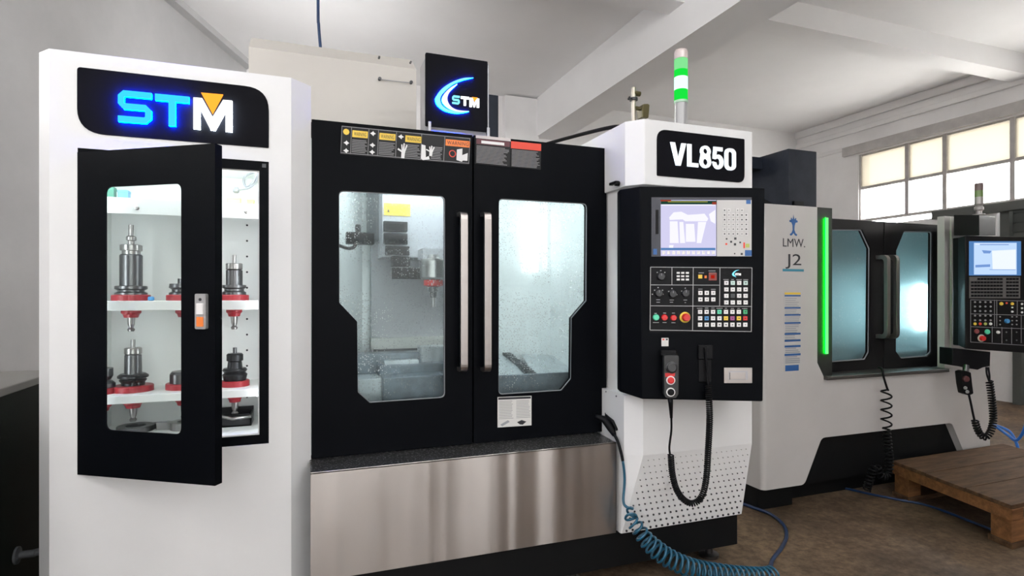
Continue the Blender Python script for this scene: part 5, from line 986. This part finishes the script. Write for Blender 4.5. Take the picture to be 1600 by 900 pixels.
# black spiral hose in front of the second machine
bh = thing('spiral_hose', PZ(1385, 770, .02), 'black spiral air hose hanging from the far machine door sill', 'hose')
MB().tube(spline([P(1372, 574, 2.76), P(1378, 577, 2.73), P(1381, 590, 2.72), P(1386, 606, 2.72), P(1388, 610, 2.72)]), .007, 7).build('hose', BLACK2, bh)
pz = [P(1385, 608, 2.71), P(1385, 640, 2.71), P(1385, 668, 2.71)]
MB().tube(coil(spline(pz, 10), .030, .060, 14), .006, 6).build('hose_coil', BLACK2, bh)
pz = [P(1385, 668, 2.71), P(1388, 700, 2.69), P(1390, 725, 2.68), P(1386, 742, 2.68), P(1376, 743, 2.68), P(1370, 730, 2.69), P(1364, 735, 2.70), P(1357, 755, 2.72), P(1354, 766, 2.74)]
MB().tube(coil(spline(pz, 10), .021, .022, 10), .006, 5).build('hose_coil', BLACK2, bh)
# blue hoses on the floor
f1 = spline([PZ(1290, 758, .008), PZ(1325, 764, .008), PZ(1360, 772, .008), PZ(1400, 780, .008), PZ(1450, 790, .008), PZ(1510, 812, .008), PZ(1560, 832, .008)])
tag(MB().tube(f1, .008, 7).build('floor_hose', HOSE2), 'blue hose lying on the floor under the wooden pallet', 'hose')
ghs = MB().tube(spline([D(1535, 657, 4.55), D(1555, 666, 4.55), D(1575, 680, 4.5), D(1588, 688, 4.45), D(1600, 672, 4.4), D(1606, 640, 4.4), D(1608, 560, 4.4)]), .011, 8)
tag(ghs.build('air_hose', mat('bright_blue_hose', (.02, .14, .50), .3)), 'blue air hose sagging at the right picture edge', 'hose')
gh2 = MB().tube(spline([D(1545, 664, 4.7), D(1560, 666, 4.7), D(1578, 675, 4.65), D(1588, 692, 4.6), D(1592, 706, 4.55), D(1594, 712, 4.5)]), .011, 8)
tag(gh2.build('air_hose', MATS['bright_blue_hose']), 'blue air hose looping down behind the pallet', 'hose')
# hanging blue cable above the top cover
hcb = MB().tube(spline([V3((P(497, 0, 3.7).x, 3.7, ZC)), P(497, 0, 3.7), P(498, 40, 3.7), P(501, 78, 3.7)]), .009, 8)
tag(hcb.build('hanging_cable', mat('navy_cable', (.01, .035, .10), .35)), 'dark blue cable hanging from the ceiling to the beige cover', 'cable')

# ================================================================== pallet
pal = thing('wooden_pallet', (4.2, 2.35, 0), 'worn brown wooden pallet lying in front of the far machine', 'pallet')
c0 = PZ(1581.5, 790, .235); c1 = PZ(1394, 719.5, .235); c1b = PZ(1551, 695.5, .235)
ey = (c1 - c0).normalized(); ex = (c1b - c1).normalized(); LYp = (c1 - c0).length; LXp = 1.2
def pp(x, y, z): p = c0 + ex * x + ey * y; return V3((p.x, p.y, z))
def pbx(name, x0, x1, y0, y1, z0, z1, m_): return MB().prism([pp(x0, y0, z0), pp(x1, y0, z0), pp(x1, y1, z0), pp(x0, y1, z0)], (0, 0, z1 - z0)).build(name, m_, pal, .003)
nb_ = 3; wdt = LYp / nb_
for k in range(nb_): pbx('deck_plank', -.006 * (k % 2), LXp, k * wdt + .003, (k + 1) * wdt - .003, .213, .235, WOODT)
for x0 in (0, LXp / 2 - .05, LXp - .1): pbx('cross_board', x0, x0 + .10, .0, LYp, .150, .2125, WOODS)
for x0 in (0, LXp / 2 - .05, LXp - .1):
    for y0 in (0, LYp / 2 - .06, LYp - .14):
        if y0 == LYp / 2 - .06: continue
        pbx('block', x0 + .012, x0 + .13, y0 + .01, y0 + .13, .03, .1495, WOODS)
for y0 in (0, LYp - .14): pbx('bottom_board', 0, LXp, y0, y0 + .14, .001, .0295, WOODT)

# ================================================================== dark cabinet at the left edge
XG = -1.0
zg = PX(0, 607, XG).z
gc = thing('green_steel_cabinet', (-1.15, 2.9, 0), 'dark green steel cabinet beside the tool cabinet, at the left picture edge', 'cabinet')
box('cabinet_body', (-1.45, 1.9, 0), (XG, 3.1, zg - .03), GREEN, gc, .004); lab(box('top_board', (-1.46, 1.88, zg - .03), (XG + .006, 3.11, zg), mat('grey_top', (.16, .155, .145), .5), gc, .004), 'grey top board')
vp = PX(25, 868, XG); MB().lathe(vp, [(0, .032), (.008, .032), (.012, .014), (.06, .014)], (1, 0, 0), 18).build('pipe_flange', DGREY, gc)
MB().tube([vp + V3((.05, 0, 0)), vp + V3((.075, .03, -.005)), vp + V3((.08, .09, -.01)), vp + V3((.08, .16, -.02))], .014, 10).build('pipe', DGREY, gc); MB().cyl(vp + V3((.08, .06, -.0)), vp + V3((.08, .06, -.10)), .022, n=12).build('valve', DGREY, gc)

STUFFY = ('shelf_peg_holes', 'pictograms', 'label_print', 'blue_print', 'red_print', 'grey_print', 'key_print', 'key_legends', 'panel_print', 'dark_print', 'header_print', 'screen_picture', 'screen_shapes', 'status_red')
for o in bpy.data.objects:
    if o.name.split('.')[0] in STUFFY: o['kind'] = 'stuff'
